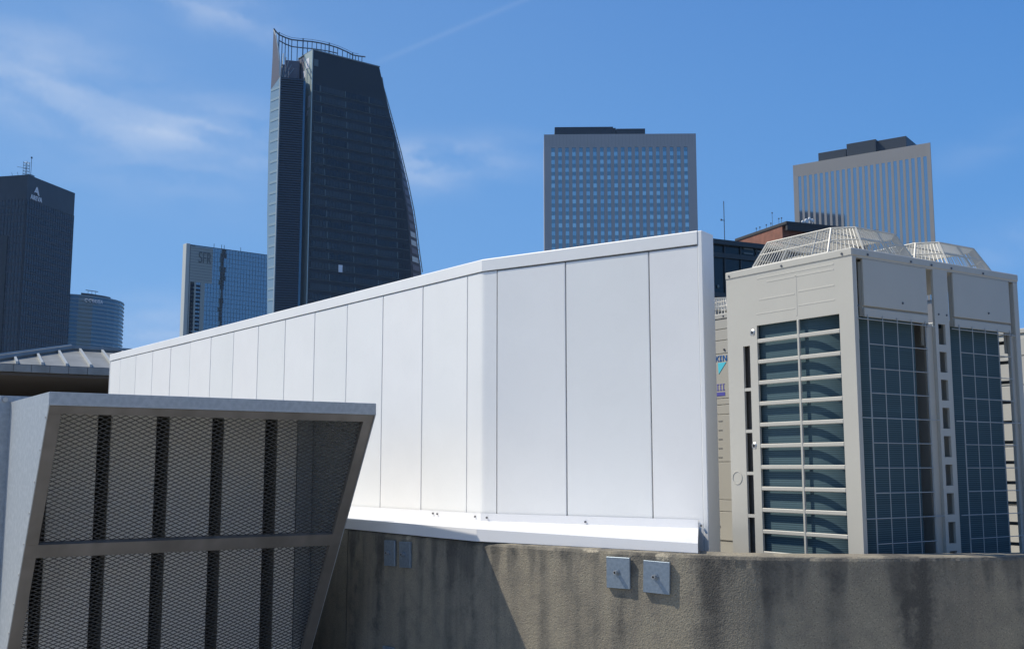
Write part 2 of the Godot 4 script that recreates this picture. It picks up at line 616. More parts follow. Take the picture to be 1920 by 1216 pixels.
func catmull(p: Array, per: int) -> Array:
	var out := []
	for i in range(1, p.size() - 2):
		for k in per:
			var t := float(k) / per
			var a: Vector2 = p[i - 1]
			var b: Vector2 = p[i]
			var c: Vector2 = p[i + 1]
			var d: Vector2 = p[i + 2]
			out.append(0.5 * (2.0 * b + (c - a) * t + (2.0 * a - 5.0 * b + 4.0 * c - d) * t * t + (3.0 * b - a - 3.0 * c + d) * t * t * t))
	return out

func lay_edge() -> void:
	var px := [[641, 990.0], [700, 995.7], [800, 1005.0], [895, 1014.0], [990, 1020.6], [1080, 1026.0], [1200, 1032.5], [1320, 1038.0], [1440, 1041.4], [1600, 1043.0], [1760, 1042.4], [1920, 1040.6]]
	var pts := []
	var dl := Vector2(-0.608, -0.794)     # plan direction of the straight run, (x, z)
	var first := on_y(641, 990, PAR)
	for k in range(6, 0, -1):
		pts.append(Vector2(first.x, first.z) + dl * k * 0.9)
	for p in px:
		var q := on_y(p[0], p[1], PAR)
		pts.append(Vector2(q.x, q.z))
	var last: Vector2 = pts[-1]
	for k in 7:
		var a := 0.16 + 0.13 * k
		last += Vector2(cos(a), -sin(a)) * 0.6
		pts.append(last)
	edge = catmull(pts, 48)
	# arc length, zero at the bend (nearest to pixel 900)
	var acc := 0.0
	var zero := 0.0
	var bend := on_y(900, 1014.5, PAR)
	var best := 1e9
	for i in edge.size():
		if i > 0:
			acc += (edge[i] - edge[i - 1]).length()
		edge_s.append(acc)
		var dd: float = (edge[i] - Vector2(bend.x, bend.z)).length()
		if dd < best:
			best = dd
			zero = acc
	for i in edge_s.size():
		edge_s[i] -= zero

func build_parapet() -> void:
	# joints: where the photograph shows dark vertical lines
	var par := thing("concrete_parapet", Transform3D(Basis(), Vector3(0, 0, -4.4)), "weathered grey concrete parapet with dark streaks, curving below the white screen", "parapet")
	var joints := [s_of_pixel(652.0), s_of_pixel(682.0)]
	var cuts := [edge_s[0], joints[0] - 0.006, joints[0] + 0.006, joints[1] - 0.002, joints[1] + 0.002, edge_s[-1]]
	for k in [0, 2, 4]:
		wall_segment(par, cuts[k], cuts[k + 1])
	# deck behind
	var deck := PackedVector2Array()
	for i in range(0, edge.size(), 16):
		deck.append(edge[i] + inward(i) * 0.155)
	deck.append(Vector2(9.0, -24))
	deck.append(Vector2(-12, -24))
	var dm := Mb.new()
	dm.slab(deck, 0.004, DECK + EYE)
	structure("roof_deck", dm, mats["roof gravel"])
	# anchor plates
	plate(1162.5, 1073, 0.112, 0.125, "square galvanised anchor plate level on sunlit concrete, beside its lower tilted twin", 0.0)
	plate(1233, 1081.5, 0.118, 0.126, "slightly tilted square galvanised anchor plate below the chipped concrete patch", -0.03)
	plate(733, 1036.5, 0.105, 0.128, "galvanised anchor plate on shaded concrete, closer to the wire mesh hood", 0.04)
	plate(762.5, 1039.5, 0.105, 0.128, "galvanised anchor plate on shaded concrete, under a pale chip and farther from the hood", 0.03)
	plate(730, 1236, 0.105, 0.128, "galvanised anchor plate low on the shaded concrete wall", 0.03)

func inward(i: int) -> Vector2:
	var t: Vector2 = (edge[min(i + 1, edge.size() - 1)] - edge[max(i - 1, 0)]).normalized()
	return Vector2(t.y, -t.x)

func s_of_pixel(u: float) -> float:
	var best := 1e9
	var s := 0.0
	for i in edge.size():
		var p: Vector2 = edge[i]
		var z := -p.y * cos(pitch) + PAR * sin(pitch)
		var e: float = absf(960.0 + FOC * p.x / z - u)
		if p.y < -1.0 and e < best:
			best = e
			s = edge_s[i]
	return s

func edge_at(s: float) -> Array:   # [plan point, inward normal]
	for i in edge.size() - 1:
		if edge_s[i + 1] >= s or i == edge.size() - 2:
			var t: float = (s - edge_s[i]) / max(edge_s[i + 1] - edge_s[i], 1e-6)
			return [edge[i].lerp(edge[i + 1], t), inward(i).lerp(inward(i + 1), t).normalized()]
	return []

func wall_segment(par: Node3D, s0: float, s1: float) -> void:
	var n := FastNoiseLite.new()
	n.seed = 77
	n.frequency = 6.0
	var mb := Mb.new()
	var step := 0.02
	var cnt := int(ceil((s1 - s0) / step))
	var prev := []
	# section: (inward offset, height below the top)
	var sec := [[0.0, 1.30], [0.0, 0.60], [0.0, 0.30], [0.0, 0.12], [0.0, 0.05], [0.0, 0.018], [0.004, 0.007], [0.012, 0.0015], [0.03, 0.0], [0.09, 0.0], [0.145, 0.001], [0.155, 0.01], [0.155, 0.45]]
	for k in cnt + 1:
		var s: float = min(s0 + k * (s1 - s0) / cnt, s1)
		var e := edge_at(s)
		var cur := []
		var p: Vector2 = e[0]
		var inn: Vector2 = e[1]
		for j in sec.size():
			var o: float = sec[j][0]
			var dn: float = sec[j][1]
			var w := 0.0
			if j >= 4 and j <= 9:
				w = n.get_noise_2d(s, j * 0.05) * 0.006
			var q := p + inn * (o + absf(w) * (1.0 if j < 7 else 0.3))
			cur.append(Vector3(q.x, PAR + EYE - dn - absf(w) * (0.6 if j >= 6 else 0.0), q.y) - par.position)
		if k > 0:
			for j in sec.size() - 1:
				var sa: float = s0 + (k - 1) * (s1 - s0) / cnt
				var va: float = sec[j][1] + (sec[j][0] if j > 6 else 0.0) * -1.0
				var vb: float = sec[j + 1][1] + (sec[j + 1][0] if j + 1 > 6 else 0.0) * -1.0
				var uv := [Vector2((sa + 1.4) / 4.4, va / 1.1), Vector2((s + 1.4) / 4.4, va / 1.1), Vector2((s + 1.4) / 4.4, vb / 1.1), Vector2((sa + 1.4) / 4.4, vb / 1.1)]
				var nn: Vector3 = (cur[j] - prev[j]).cross(cur[j + 1] - prev[j]).normalized()
				mb.uvquad([prev[j], cur[j], cur[j + 1], prev[j + 1]], uv, [nn, nn, nn, nn])
		else:
			end_cap(mb, cur, true)
		prev = cur
	end_cap(mb, prev, false)
	part(par, "wall_segment", mb, mats["parapet concrete"])

func end_cap(mb: Mb, ring: Array, first: bool) -> void:
	var b: Vector3 = Vector3(ring[-1].x, ring[0].y, ring[-1].z)
	for j in ring.size() - 1:
		if first:
			mb.tri(b, ring[j + 1], ring[j])
		else:
			mb.tri(b, ring[j], ring[j + 1])

func plate(u: float, v: float, w: float, h: float, label: String, tilt: float) -> void:
	# find the wall below the edge: march along the parapet for the point whose projection has this u
	var best := 1e9
	var at := Vector3.ZERO
	var inn := Vector2.ZERO
	for i in edge.size():
		var p: Vector2 = edge[i]
		if p.y > -1.0:
			continue
		var r := ray(u, v)
		var y := r.y / -r.z * -p.y
		var e: float = absf(p.x / -p.y - r.x / -r.z)
		if e < best:
			best = e
			at = Vector3(p.x, y + EYE, p.y)
			inn = inward(i)
	var out := Vector3(-inn.x, 0, -inn.y)
	var x := Vector3.UP.cross(out)
	var t := thing("anchor_plate", Transform3D(Basis(x, Vector3.UP, out) * Basis(Vector3(0, 0, 1), tilt), at), label, "anchor plate")
	part(t, "plate", boxmesh(Vector3(-w / 2, -h / 2, 0.001), Vector3(w / 2, h / 2, 0.013), 0.0015), mats["galvanised plate"])
	var b := Mb.new()
	b.disc_z(Vector3(-0.004, 0.002, 0.013), 0.013, 0.003, 16)
	part(t, "washer", b, mats["galvanised plate"])
	var c := Mb.new()
	c.disc_z(Vector3(-0.004, 0.002, 0.016), 0.0085, 0.016, 8)
	part(t, "threaded_stud", c, mats["bolt"])
	var hole := Mb.new()
	hole.disc_z(Vector3(-0.004, 0.002, 0.0322), 0.0045, 0.0006, 10)
	part(t, "socket", hole, mats["bolt hole"])

# ------------------------------------------------------------------ white acoustic screen
func build_screen() -> void:
	var K := 1.06
	var c := on_d(905, 486, 5.5 * K)
	var top := c.y - EYE
	var y0 := -0.46
	var R := frame(c.x, -c.z, 0.8198, -0.5726, y0)      # right run: x to the right end
	var L := frame(c.x, -c.z, 0.6083, -0.7937, y0)      # left run: x negative to the far end
	var s := thing("acoustic_screen", R, "long white panelled acoustic screen bent at a corner above the concrete parapet", "screen")
	var inv := R.affine_inverse() * L
	var ht := top - y0
	var pt := ht - 0.066          # top of the panels
	var len_r := 1.222 * K
	var len_l := 5.96 * K
	var th := 0.125
	# core behind the joints
	part(s, "core", boxmesh(Vector3(0.02, 0.0, -th + 0.02), Vector3(len_r - 0.01, ht - 0.01, -0.016)), mats["screen core"])
	var cl := part(s, "core", boxmesh(Vector3(-len_l + 0.02, 0.0, -th + 0.02), Vector3(-0.03, ht - 0.01, -0.016)), mats["screen core"])
	cl.transform = inv
	var gap := 0.0034
	var bow := RandomNumberGenerator.new()
	bow.seed = 4
	var jr := [0.091 * K, 0.499 * K, 0.952 * K, 1.199 * K]
	for k in 3:
		part(s, "panel", boxmesh(Vector3(jr[k] + gap, 0.02, -0.02), Vector3(jr[k + 1] - (gap if k < 2 else 0.0005), pt - 0.008, bow.randf() * 0.0015), 0.002), mats[["white paint", "white paint b", "white paint c"][k]])
	part(s, "end_trim", boxmesh(Vector3(jr[3], 0.02, -th), Vector3(len_r, ht - 0.002, 0.0035), 0.003), mats["white trim paint"])
	var jl := [-0.132 * K]
	for k in 13:
		jl.append((-0.132 - 0.4255 * (k + 1)) * K)
	jl.append(-len_l)
	for k in jl.size() - 1:
		var x0: float = max(jl[k + 1], -len_l)
		if jl[k] - x0 < 0.05:
			continue
		var p := part(s, "panel", boxmesh(Vector3(x0 + gap, 0.02, -0.02), Vector3(jl[k] - gap, pt - 0.005, bow.randf() * 0.002), 0.002), mats[["white paint", "white paint c", "white paint b"][(k * 5 / 3) % 3]])
		p.transform = inv
	# folded corner panel
	var w := Mb.new()
	var a := inv * Vector3(-0.132 * K + gap, 0, 0)
	var b := Vector3(0, 0, 0)
	var d := Vector3(0.091 * K - gap, 0, 0)
	var ba := inv * Vector3(-0.132 * K + gap, 0, -0.014)
	var bb := Vector3(0.004, 0, -0.014)
	var bd := Vector3(0.091 * K - gap, 0, -0.014)
	var lo := Vector3(0, 0.02, 0)
	var hi := Vector3(0, pt - 0.006, 0)
	# soften the fold with two small facets
	var f1 := b.lerp(a, 0.12)
	var f2 := b.lerp(d, 0.17)
	var fm := (f1 + f2) * 0.25 + b * 0.5
	for q in [[a, f1], [f1, fm], [fm, f2], [f2, d]]:
		w.quad(q[0] + lo, q[1] + lo, q[1] + hi, q[0] + hi)
	w.quad(bd + lo, bb + lo, bb + hi, bd + hi)
	w.quad(bb + lo, ba + lo, ba + hi, bb + hi)
	w.quad(a + hi, f1 + hi, bb + hi, ba + hi)
	w.quad(f1 + hi, f2 + hi, d + hi, bd + hi)
	w.quad(f1 + hi, d + hi, bd + hi, bb + hi)
	w.quad(ba + lo, a + lo, a + hi, ba + hi)
	w.quad(d + lo, bd + lo, bd + hi, d + hi)
	part(s, "corner_panel", w, mats["white paint"])
	# cap: one folded piece per run, mitred at the bend
	cap_run(s, Transform3D(), 0.0, jr[3] - 0.0005, pt, ht, th, 0.055)
	cap_run(s, inv, -len_l - 0.01, 0.0, pt, ht, th, 0.055)
	part(s, "end_trim", boxmesh(Vector3(-len_l - 0.012, 0.02, -th), Vector3(-len_l - 0.001, pt - 0.002, 0.003), 0.002), mats["white trim paint"]).transform = inv

	# sloping flashing between screen and parapet
	var fl := thing("base_flashing", R, "bright white folded metal flashing sloping from the screen onto the parapet", "flashing")
	var yt := -0.2245 * K - y0
	var yf := -0.262 * K - y0
	var yb := PAR + 0.002 - y0
	# outer lip: stands on the parapet edge; the fold above it is seen at its own pixel
	var ri := R.affine_inverse()
	var lip := []
	for q in [[1313.0, 1036.0, 1018.5], [897.0, 1013.6, 991.5], [700.0, 994.6, 976.5]]:
		var p := on_y(q[0], q[1], PAR + 0.002)
		var f := on_d(q[0], q[2], -p.z)
		lip.append(ri * Vector3(p.x, f.y, p.z) + Vector3(-0.005, 0, 0.008))
	var o_r: Vector3 = lip[0]
	var o_c: Vector3 = lip[1]
	var far: Vector3 = o_c + (lip[2] - o_c) * 9.0
	far.y = o_c.y
	var wl := inv * Vector3(-len_l, 0, 0.006)
	var i_c := Vector3(-0.002, 0, 0.006)
	var i_r := Vector3(len_r - 0.05, 0, 0.006)
	for run in [[i_c, i_r, o_c, o_r], [wl, i_c, far, o_c]]:
		var m := Mb.new()
		var p: Vector3 = run[0]
		var q: Vector3 = run[1]
		var op: Vector3 = run[2]
		var oq: Vector3 = run[3]
		var prof_p := [p + Vector3(0, yt, 0), p + Vector3(0, yf, 0), op, Vector3(op.x, yb, op.z)]
		var prof_q := [q + Vector3(0, yt, 0), q + Vector3(0, yf, 0), oq, Vector3(oq.x, yb, oq.z)]
		for k in 3:
			m.quad(prof_p[k + 1], prof_q[k + 1], prof_q[k], prof_p[k])
		# back of the sheet, 2 mm thick
		var back := Vector3(p.x - op.x, 0, p.z - op.z).normalized() * 0.002 + Vector3(0, -0.002, 0)
		for k in 3:
			m.quad(prof_p[k] + back, prof_q[k] + back, prof_q[k + 1] + back, prof_p[k + 1] + back)
		for k in 3:
			m.quad(prof_q[k], prof_q[k + 1], prof_q[k + 1] + back, prof_q[k] + back)
		part(fl, "flashing_run", m, mats["flashing"])
	var screws := [[812, 962, 1], [820, 963, 1], [891, 968, 1], [913, 970, 0], [1098, 978, 0], [1315, 985, 0]]
	for q in screws:
		var T: Transform3D = L if q[2] == 1 else R
		var at := on_f(T, q[0], q[1], 0.008)
		var m := Mb.new()
		m.disc_z(Vector3.ZERO, 0.0052, 0.005, 8)
		var o := part(fl, "screw", m, mats["screw"])
		o.transform = (inv if q[2] == 1 else Transform3D()) * Transform3D(Basis(), at)

func cap_run(s: Node3D, t: Transform3D, x0: float, x1: float, y0: float, y1: float, th: float, _d: float) -> void:
	var m := Mb.new()
	var z1 := 0.006
	var z0 := -th - 0.004
	var r := 0.006
	# section in z, y
	var sec := [Vector2(z1, y0), Vector2(z1, y1 - r), Vector2(z1 - r * 0.3, y1 - r * 0.3), Vector2(z1 - r, y1), Vector2(z0, y1), Vector2(z0, y0), Vector2(z1 - 0.012, y0)]
	# mitre: at the bend (x = 0) the end plane bisects the two runs
	var half := tan(deg_to_rad(8.8))
	for k in sec.size():
		var a: Vector2 = sec[k]
		var b: Vector2 = sec[(k + 1) % sec.size()]
		var q := []
		for e in [[x0, a], [x1, a], [x1, b], [x0, b]]:
			var x: float = e[0]
			var zz: float = e[1].x
			if absf(x) < 0.0001:
				x = zz * half * (1.0 if x1 <= 0.0001 else -1.0)
			q.append(Vector3(x, e[1].y, zz))
		m.quad(q[0], q[1], q[2], q[3])
	# ends
	for x in [x0, x1]:
		if absf(x) > 0.0001:
			var pl := []
			for p in sec:
				pl.append(Vector3(x, p.y, p.x))
			for k in range(1, pl.size() - 1):
				if x > 0:
					m.tri(pl[0], pl[k + 1], pl[k])
				else:
					m.tri(pl[0], pl[k], pl[k + 1])
	part(s, "cap", m, mats["white trim paint"]).transform = t

# ------------------------------------------------------------------ condenser units
func build_units() -> void:
	var r := Vector2(0.8335, 0.5526)
	var A := 0.94
	var T := frame(1.477 * A, 4.670 * A, r.x, r.y, DECK + 0.004).scaled_local(Vector3.ONE * A)
	var u := thing("condenser_unit", T, "large beige condenser unit with slatted side, wire guards and twin fan cages", "air conditioner", "rooftop condenser units")
	unit_parts(u)
	# second unit, front with logo, seen between the screen and the large one
	var T2 := frame(1.30 * A, 6.75 * A, 0.5526, -0.8335, DECK + 0.004).scaled_local(Vector3.ONE * A)
	var u2 := thing("condenser_unit", T2, "beige condenser unit with blue logo, half hidden behind the white screen end", "air conditioner", "rooftop condenser units")
	logo_unit(u2)
	# third unit beyond the right end
	var T3 := frame(3.72 * A, 7.15 * A, 0.5526, -0.8335, DECK + 0.004).scaled_local(Vector3.ONE * A)
	T3.origin -= T3.basis.x * 0.2
	var u3 := thing("condenser_unit", T3, "sunlit beige condenser unit just showing past the far post of the big one", "air conditioner", "rooftop condenser units")
	plain_unit(u3)

const TOPY := 1.684   # unit height

func side_sheet(m: Mb, x0: float, x1: float, yb: float) -> void:
	# sheet on the face x = 0 (l = -z), openings for the slatted window and the slits
	var e := 0.731
	var wt := 0.671 + e
	m.box(Vector3(x0, wt, -0.765), Vector3(x1, TOPY - 0.035, -0.0))
	m.box(Vector3(x0, yb, -0.765), Vector3(x1, wt, -0.662))
	m.box(Vector3(x0, yb, -0.618), Vector3(x1, wt, -0.570))
	m.box(Vector3(x0, yb, -0.080), Vector3(x1, wt, 0.0))
	m.box(Vector3(x0, 0.58 + e, -0.662), Vector3(x1, wt, -0.618))

func unit_parts(u: Node3D) -> void:
	var beige: Material = mats["beige paint"]
	var e := 0.731
	var W := 1.24
	var D := 0.765
	# base and feet
	part(u, "base", boxmesh(Vector3(0.01, 0.0, -D + 0.01), Vector3(W - 0.01, 0.06, -0.012)), beige)
	# left side sheet
	var s := Mb.new()
	side_sheet(s, 0.0, 0.012, 0.06)
	var sheet := part(u, "side_panel", s, beige)
	# top lip over the sheet
	part(u, "top_rim", boxmesh(Vector3(-0.004, TOPY - 0.035, -D - 0.003), Vector3(W + 0.003, TOPY, 0.004), 0.004), beige)
	# embossed lines on the sheet
	for q in [[0.10, 0.56, 0.895, 0.005], [0.10, 0.50, 0.872, 0.004], [0.10, 0.31, 0.80, 0.004], [0.33, 0.55, 0.792, 0.004], [0.10, 0.31, 0.735, 0.003], [0.33, 0.57, 0.725, 0.003]]:
		part(sheet, "pressed_rib", boxmesh(Vector3(-0.0009, q[2] + e - q[3], -q[1]), Vector3(0.002, q[2] + e + q[3], -q[0]), 0.0008), beige)
	part(sheet, "pressed_rib", boxmesh(Vector3(-0.0009, 0.69 + e, -0.326), Vector3(0.002, 0.88 + e, -0.316), 0.0008), beige)
	# slats, mullion, slit rungs
	for k in 12:
		var y := 0.5965 - 0.0985 * k + e
		if y > 0.08:
			part(u, "slat", boxmesh(Vector3(-0.001, y - 0.0095, -0.570), Vector3(0.011, y + 0.0095, -0.080), 0.003), beige)
	part(u, "mullion", boxmesh(Vector3(-0.0025, 0.06, -0.3225), Vector3(0.008, 0.671 + e, -0.3095), 0.002), beige)
	for k in 6:
		var y := 0.372 - 0.1975 * k + e
		if y > 0.08:
			part(u, "slit_rung", boxmesh(Vector3(0.001, y - 0.0075, -0.662), Vector3(0.011, y + 0.0075, -0.618)), beige)
	# round marks
	for q in [[0.598, 0.640], [0.607, 0.105]]:
		var m := Mb.new()
		m.disc_z(Vector3.ZERO, 0.017, 0.004, 16, 0.011)
		var b := part(u, "bolt_washer", m, mats["bolt"])
		b.transform = Transform3D(Basis(Vector3.UP, -PI / 2), Vector3(0.0, q[1] + e, -q[0]))
		var h := Mb.new()
		h.disc_z(Vector3(0, 0, 0.004), 0.006, 0.0015, 8)
		part(b, "bolt_head", h, mats["bolt hole"])
	var ring := Mb.new()
	var rp := []
	for k in 25:
		rp.append(Vector3(-0.0005, -0.045 + e + 0.030 * sin(TAU * k / 24.0), -0.722 + 0.030 * cos(TAU * k / 24.0)))
	ring.tube(rp, 0.0022, 5, false)
	part(sheet, "knockout_ring", ring, beige)
	# lining behind slits, so that no light comes through
	part(u, "slit_lining", boxmesh(Vector3(0.035, 0.06, -0.69), Vector3(0.045, 1.6, -0.600)), mats["frame steel"])
	# front long side (z = 0)
	part(u, "corner_post", boxmesh(Vector3(0.0125, 0.06, -0.03), Vector3(0.028, TOPY - 0.035, 0.0), 0.002), beige)
	part(u, "top_rail", boxmesh(Vector3(0.028, 0.912 + e, -0.03), Vector3(W, TOPY - 0.035, 0.0)), beige)
	var bk := Mb.new()
	for q in [[0.028, 0.0715], [0.5165, 0.5615], [0.6715, 0.715], [1.1675, 1.203]]:
		bk.box(Vector3(q[0], 0.56 + e, -0.045), Vector3(q[1], 0.912 + e, -0.035))
	part(u, "recess_lining", bk, beige)
	for q in [[0.072, 0.516], [0.7155, 1.167]]:
		var p := part(u, "upper_panel", boxmesh(Vector3(q[0], 0.703 + e, -0.014), Vector3(q[1], 0.912 + e, -0.001), 0.002), beige)
		part(p, "fold_strip", boxmesh(Vector3(q[0] + 0.001, 0.655 + e, -0.012), Vector3(q[1] - 0.001, 0.694 + e, -0.001), 0.002), beige)
		part(p, "fold_back", boxmesh(Vector3(q[0], 0.66 + e, -0.03), Vector3(q[1], 0.90 + e, -0.0145)), beige)
	# centre post with holes, end post
	var cp := Mb.new()
	cp.box(Vector3(0.5625, 0.06, -0.012), Vector3(0.5845, 0.912 + e, 0.0))
	cp.box(Vector3(0.6375, 0.06, -0.012), Vector3(0.6705, 0.912 + e, 0.0))
	var yy := 0.912 + e
	var hy := 0.660 + e
	while hy > 0.12:
		cp.box(Vector3(0.5845, hy, -0.012), Vector3(0.6375, yy, 0.0))
		yy = hy - 0.095
		hy -= 0.1285
	cp.box(Vector3(0.5845, 0.06, -0.012), Vector3(0.6375, yy, 0.0))
	# flanges beside the post
	cp.box(Vector3(0.5625, 0.06, -0.06), Vector3(0.567, 0.65 + e, -0.012))
	cp.box(Vector3(0.666, 0.06, -0.06), Vector3(0.6705, 0.65 + e, -0.012))
	part(u, "centre_post", cp, beige)
	var fs := Mb.new()
	fs.box(Vector3(0.519, 0.06, -0.022), Vector3(0.5617, 0.655 + e, -0.016))
	part(u, "post_flange", fs, beige)
	part(u, "end_post", boxmesh(Vector3(1.203, 0.06, -0.04), Vector3(W, 0.912 + e, 0.0), 0.002), beige)
	part(u, "end_flange", boxmesh(Vector3(1.172, 0.06, -0.03), Vector3(1.2025, 0.655 + e, -0.016)), beige)
	# coils
	for q in [[0.0], [1.0]]:
		coil(u, q[0] > 0.5)
	# far end: open frame with dark rungs, light shows between
	for k in 12:
		var y := 0.62 - 0.0985 * k + e
		if y > 0.07:
			part(u, "end_slat", boxmesh(Vector3(W - 0.012, y - 0.008, -0.60), Vector3(W - 0.001, y + 0.008, -0.042)), mats["frame steel"])
	part(u, "end_sheet", boxmesh(Vector3(W - 0.012, 0.06, -D), Vector3(W, TOPY - 0.036, -0.605)), beige)
	part(u, "back_panel", boxmesh(Vector3(0.0125, 0.06, -D), Vector3(W - 0.0125, TOPY - 0.036, -D + 0.012)), beige)
	part(u, "top_plate", boxmesh(Vector3(0.013, TOPY - 0.034, -D + 0.013), Vector3(W - 0.013, TOPY - 0.02, -0.0305)), beige)
	part(u, "inner_partition", boxmesh(Vector3(0.60, 0.06, -D + 0.013), Vector3(0.61, TOPY - 0.05, -0.09)), beige)
	# wire guards over the coils
	for g in [[0.088, 0.100, 0.02, 0.552], [0.742, 0.102, 0.678, 1.195]]:
		for k in 5:
			var x: float = g[0] + g[1] * k
			var m := Mb.new()
			m.tube([Vector3(x, 0.06, 0.001), Vector3(x, 0.665 + e, 0.001)], 0.0021 if k > 0 else 0.0030, 5)
			part(u, "guard_rod", m, mats["wire guard"])
		for k in 11:
			var y: float = 0.643 - 0.1068 * k + e
			if y < 0.09:
				continue
			var m := Mb.new()
			var x0: float = g[0] - 0.006 if k % 4 != 0 else g[2]
			var x1: float = g[0] + g[1] * 4 + 0.006 if k % 4 != 0 else g[3]
			m.tube([Vector3(x0, y, 0.0058), Vector3(x1, y, 0.0058)], 0.0021, 5)
			part(u, "guard_rod", m, mats["wire guard"])
	# small screws
	for q in [[0.10, 0.930], [0.40, 0.930], [0.55, 0.930], [0.70, 0.930], [0.95, 0.930], [0.335, 0.735], [0.592, 0.705], [0.652, 0.705], [0.985, 0.740], [0.03, 0.70], [0.50, 0.645], [1.16, 0.645]]:
		var m := Mb.new()
		m.disc_z(Vector3(q[0], q[1] + e, 0.0045 if q[1] > 0.9 else -0.001), 0.0055, 0.003, 8)
		part(u, "screw", m, mats["screw"])
	for q in [0.05, 0.40, 0.74]:
		var m := Mb.new()
		m.disc_z(Vector3.ZERO, 0.0055, 0.003, 8)
		part(u, "screw", m, mats["screw"]).transform = Transform3D(Basis(Vector3.UP, -PI / 2), Vector3(-0.004, 0.932 + e, -q))
	for k in 2:
		fan_guard(u, 0.315 + 0.61 * k, -0.385)

func coil(u: Node3D, second: bool) -> void:
	var e := 0.731
	var path := []
	if not second:
		path.append(Vector2(0.026, -0.590))
		path.append(Vector2(0.026, -0.34))
		for k in 13:
			var a := PI + (PI / 2) * k / 12.0
			path.append(Vector2(0.026 + 0.15 + 0.15 * cos(a), -0.05 - 0.24 - 0.24 * sin(a)))
		path.append(Vector2(0.475, -0.05))
	else:
		path.append(Vector2(0.682, -0.05))
		path.append(Vector2(1.135, -0.05))
	var m := Mb.new()
	var y0 := 0.07
	var y1 := 0.69 + e
	var back := []
	for i in path.size():
		var t: Vector2 = (path[min(i + 1, path.size() - 1)] - path[max(i - 1, 0)]).normalized()
		back.append(path[i] + Vector2(-t.y, t.x) * -0.035)
	# inside is towards the middle of the unit
	for i in path.size():
		var c := Vector2(0.35, -0.4) if not second else Vector2(0.9, -0.4)
		if (back[i] - c).length() > (path[i] - c).length():
			back[i] = path[i] * 2.0 - back[i]
	var s := 0.0
	for i in path.size() - 1:
		var a: Vector2 = path[i]
		var b: Vector2 = path[i + 1]
		var s2 := s + (b - a).length()
		var p := [Vector3(a.x, y0, a.y), Vector3(b.x, y0, b.y), Vector3(b.x, y1, b.y), Vector3(a.x, y1, a.y)]
		var ta: Vector2 = (path[min(i + 1, path.size() - 1)] - path[max(i - 1, 0)]).normalized()
		var tb: Vector2 = (path[min(i + 2, path.size() - 1)] - path[i]).normalized()
		var na := Vector3(-ta.y, 0, ta.x)
		var nb := Vector3(-tb.y, 0, tb.x)
		m.uvquad(p, [Vector2(s, 0), Vector2(s2, 0), Vector2(s2, y1), Vector2(s, y1)], [na, nb, nb, na])
		var c: Vector2 = back[i]
		var d: Vector2 = back[i + 1]
		m.quad(Vector3(d.x, y0, d.y), Vector3(c.x, y0, c.y), Vector3(c.x, y1, c.y), Vector3(d.x, y1, d.y))
		m.quad(Vector3(a.x, y1, a.y), Vector3(b.x, y1, b.y), Vector3(d.x, y1, d.y), Vector3(c.x, y1, c.y))
		s = s2
	for i in [0, path.size() - 1]:
		var a: Vector2 = path[i]
		var c: Vector2 = back[i]
		m.quad(Vector3(a.x, y0, a.y), Vector3(c.x, y0, c.y), Vector3(c.x, y1, c.y), Vector3(a.x, y1, a.y))
	part(u, "coil", m, mats["coil fins"])

func fan_guard(u: Node3D, cx: float, cz: float) -> void:
	# octagonal wire cage: bottom, middle and top rings, ribs, and closely set rails on each facet
	var m := Mb.new()
	var y0 := TOPY + 0.006
	var hgt := 0.125
	var oct := func(hx: float, hz: float, cut: float, y: float) -> Array:
		return [Vector3(cx - hx, y, cz - hz + cut), Vector3(cx - hx, y, cz + hz - cut), Vector3(cx - hx + cut, y, cz + hz), Vector3(cx + hx - cut, y, cz + hz),
			Vector3(cx + hx, y, cz + hz - cut), Vector3(cx + hx, y, cz - hz + cut), Vector3(cx + hx - cut, y, cz - hz), Vector3(cx - hx + cut, y, cz - hz)]
	var lo: Array = oct.call(0.285, 0.34, 0.11, y0)
	var hi: Array = oct.call(0.215, 0.27, 0.075, y0 + hgt)
	for k in 8:
		var j := (k + 1) % 8
		var a: Vector3 = lo[k]
		var b: Vector3 = lo[j]
		var c: Vector3 = hi[j]
		var d: Vector3 = hi[k]
		m.tube([a, b], 0.004, 5)
		m.tube([d, c], 0.0045, 5)
		m.tube([a, d], 0.005, 5)
		m.tube([a.lerp(d, 0.5), b.lerp(c, 0.5)], 0.0035, 5)
		var len := (b - a).length()
		var n := int(len / 0.018)
		for q in range(1, n):
			var t := float(q) / n
			m.tube([a.lerp(b, t), d.lerp(c, t)], 0.0022 if q % 10 else 0.0045, 4, false)
	# top: bars across, and two carriers
	for k in 18:
		var x := cx - 0.205 + 0.41 * k / 17.0
		var over: float = clampf(absf(x - cx) - 0.14, 0.0, 0.075)
		m.tube([Vector3(x, y0 + hgt, cz - 0.27 + over), Vector3(x, y0 + hgt, cz + 0.27 - over)], 0.0024, 4, false)
	for z in [-0.14, 0.0, 0.14]:
		m.tube([Vector3(cx - 0.215, y0 + hgt - 0.005, cz + z), Vector3(cx + 0.215, y0 + hgt - 0.005, cz + z)], 0.004, 5)
	part(u, "fan_guard", m, mats["beige wire"])
	var f := Mb.new()
	# fan shroud rim below the cage
	var n := 28
	for k in n:
		var a := TAU * k / n
		var b := TAU * (k + 1) / n
		var p := Vector3(cos(a), 0, sin(a))
		var q := Vector3(cos(b), 0, sin(b))
		var c := Vector3(cx, TOPY - 0.02, cz)
		f.quad(c + q * 0.25, c + p * 0.25, c + p * 0.24 + Vector3(0, 0.05, 0), c + q * 0.24 + Vector3(0, 0.05, 0))
		f.quad(c + p * 0.23, c + q * 0.23, c + q * 0.24 + Vector3(0, 0.05, 0), c + p * 0.24 + Vector3(0, 0.05, 0))
	part(u, "fan_shroud", f, mats["beige paint"])

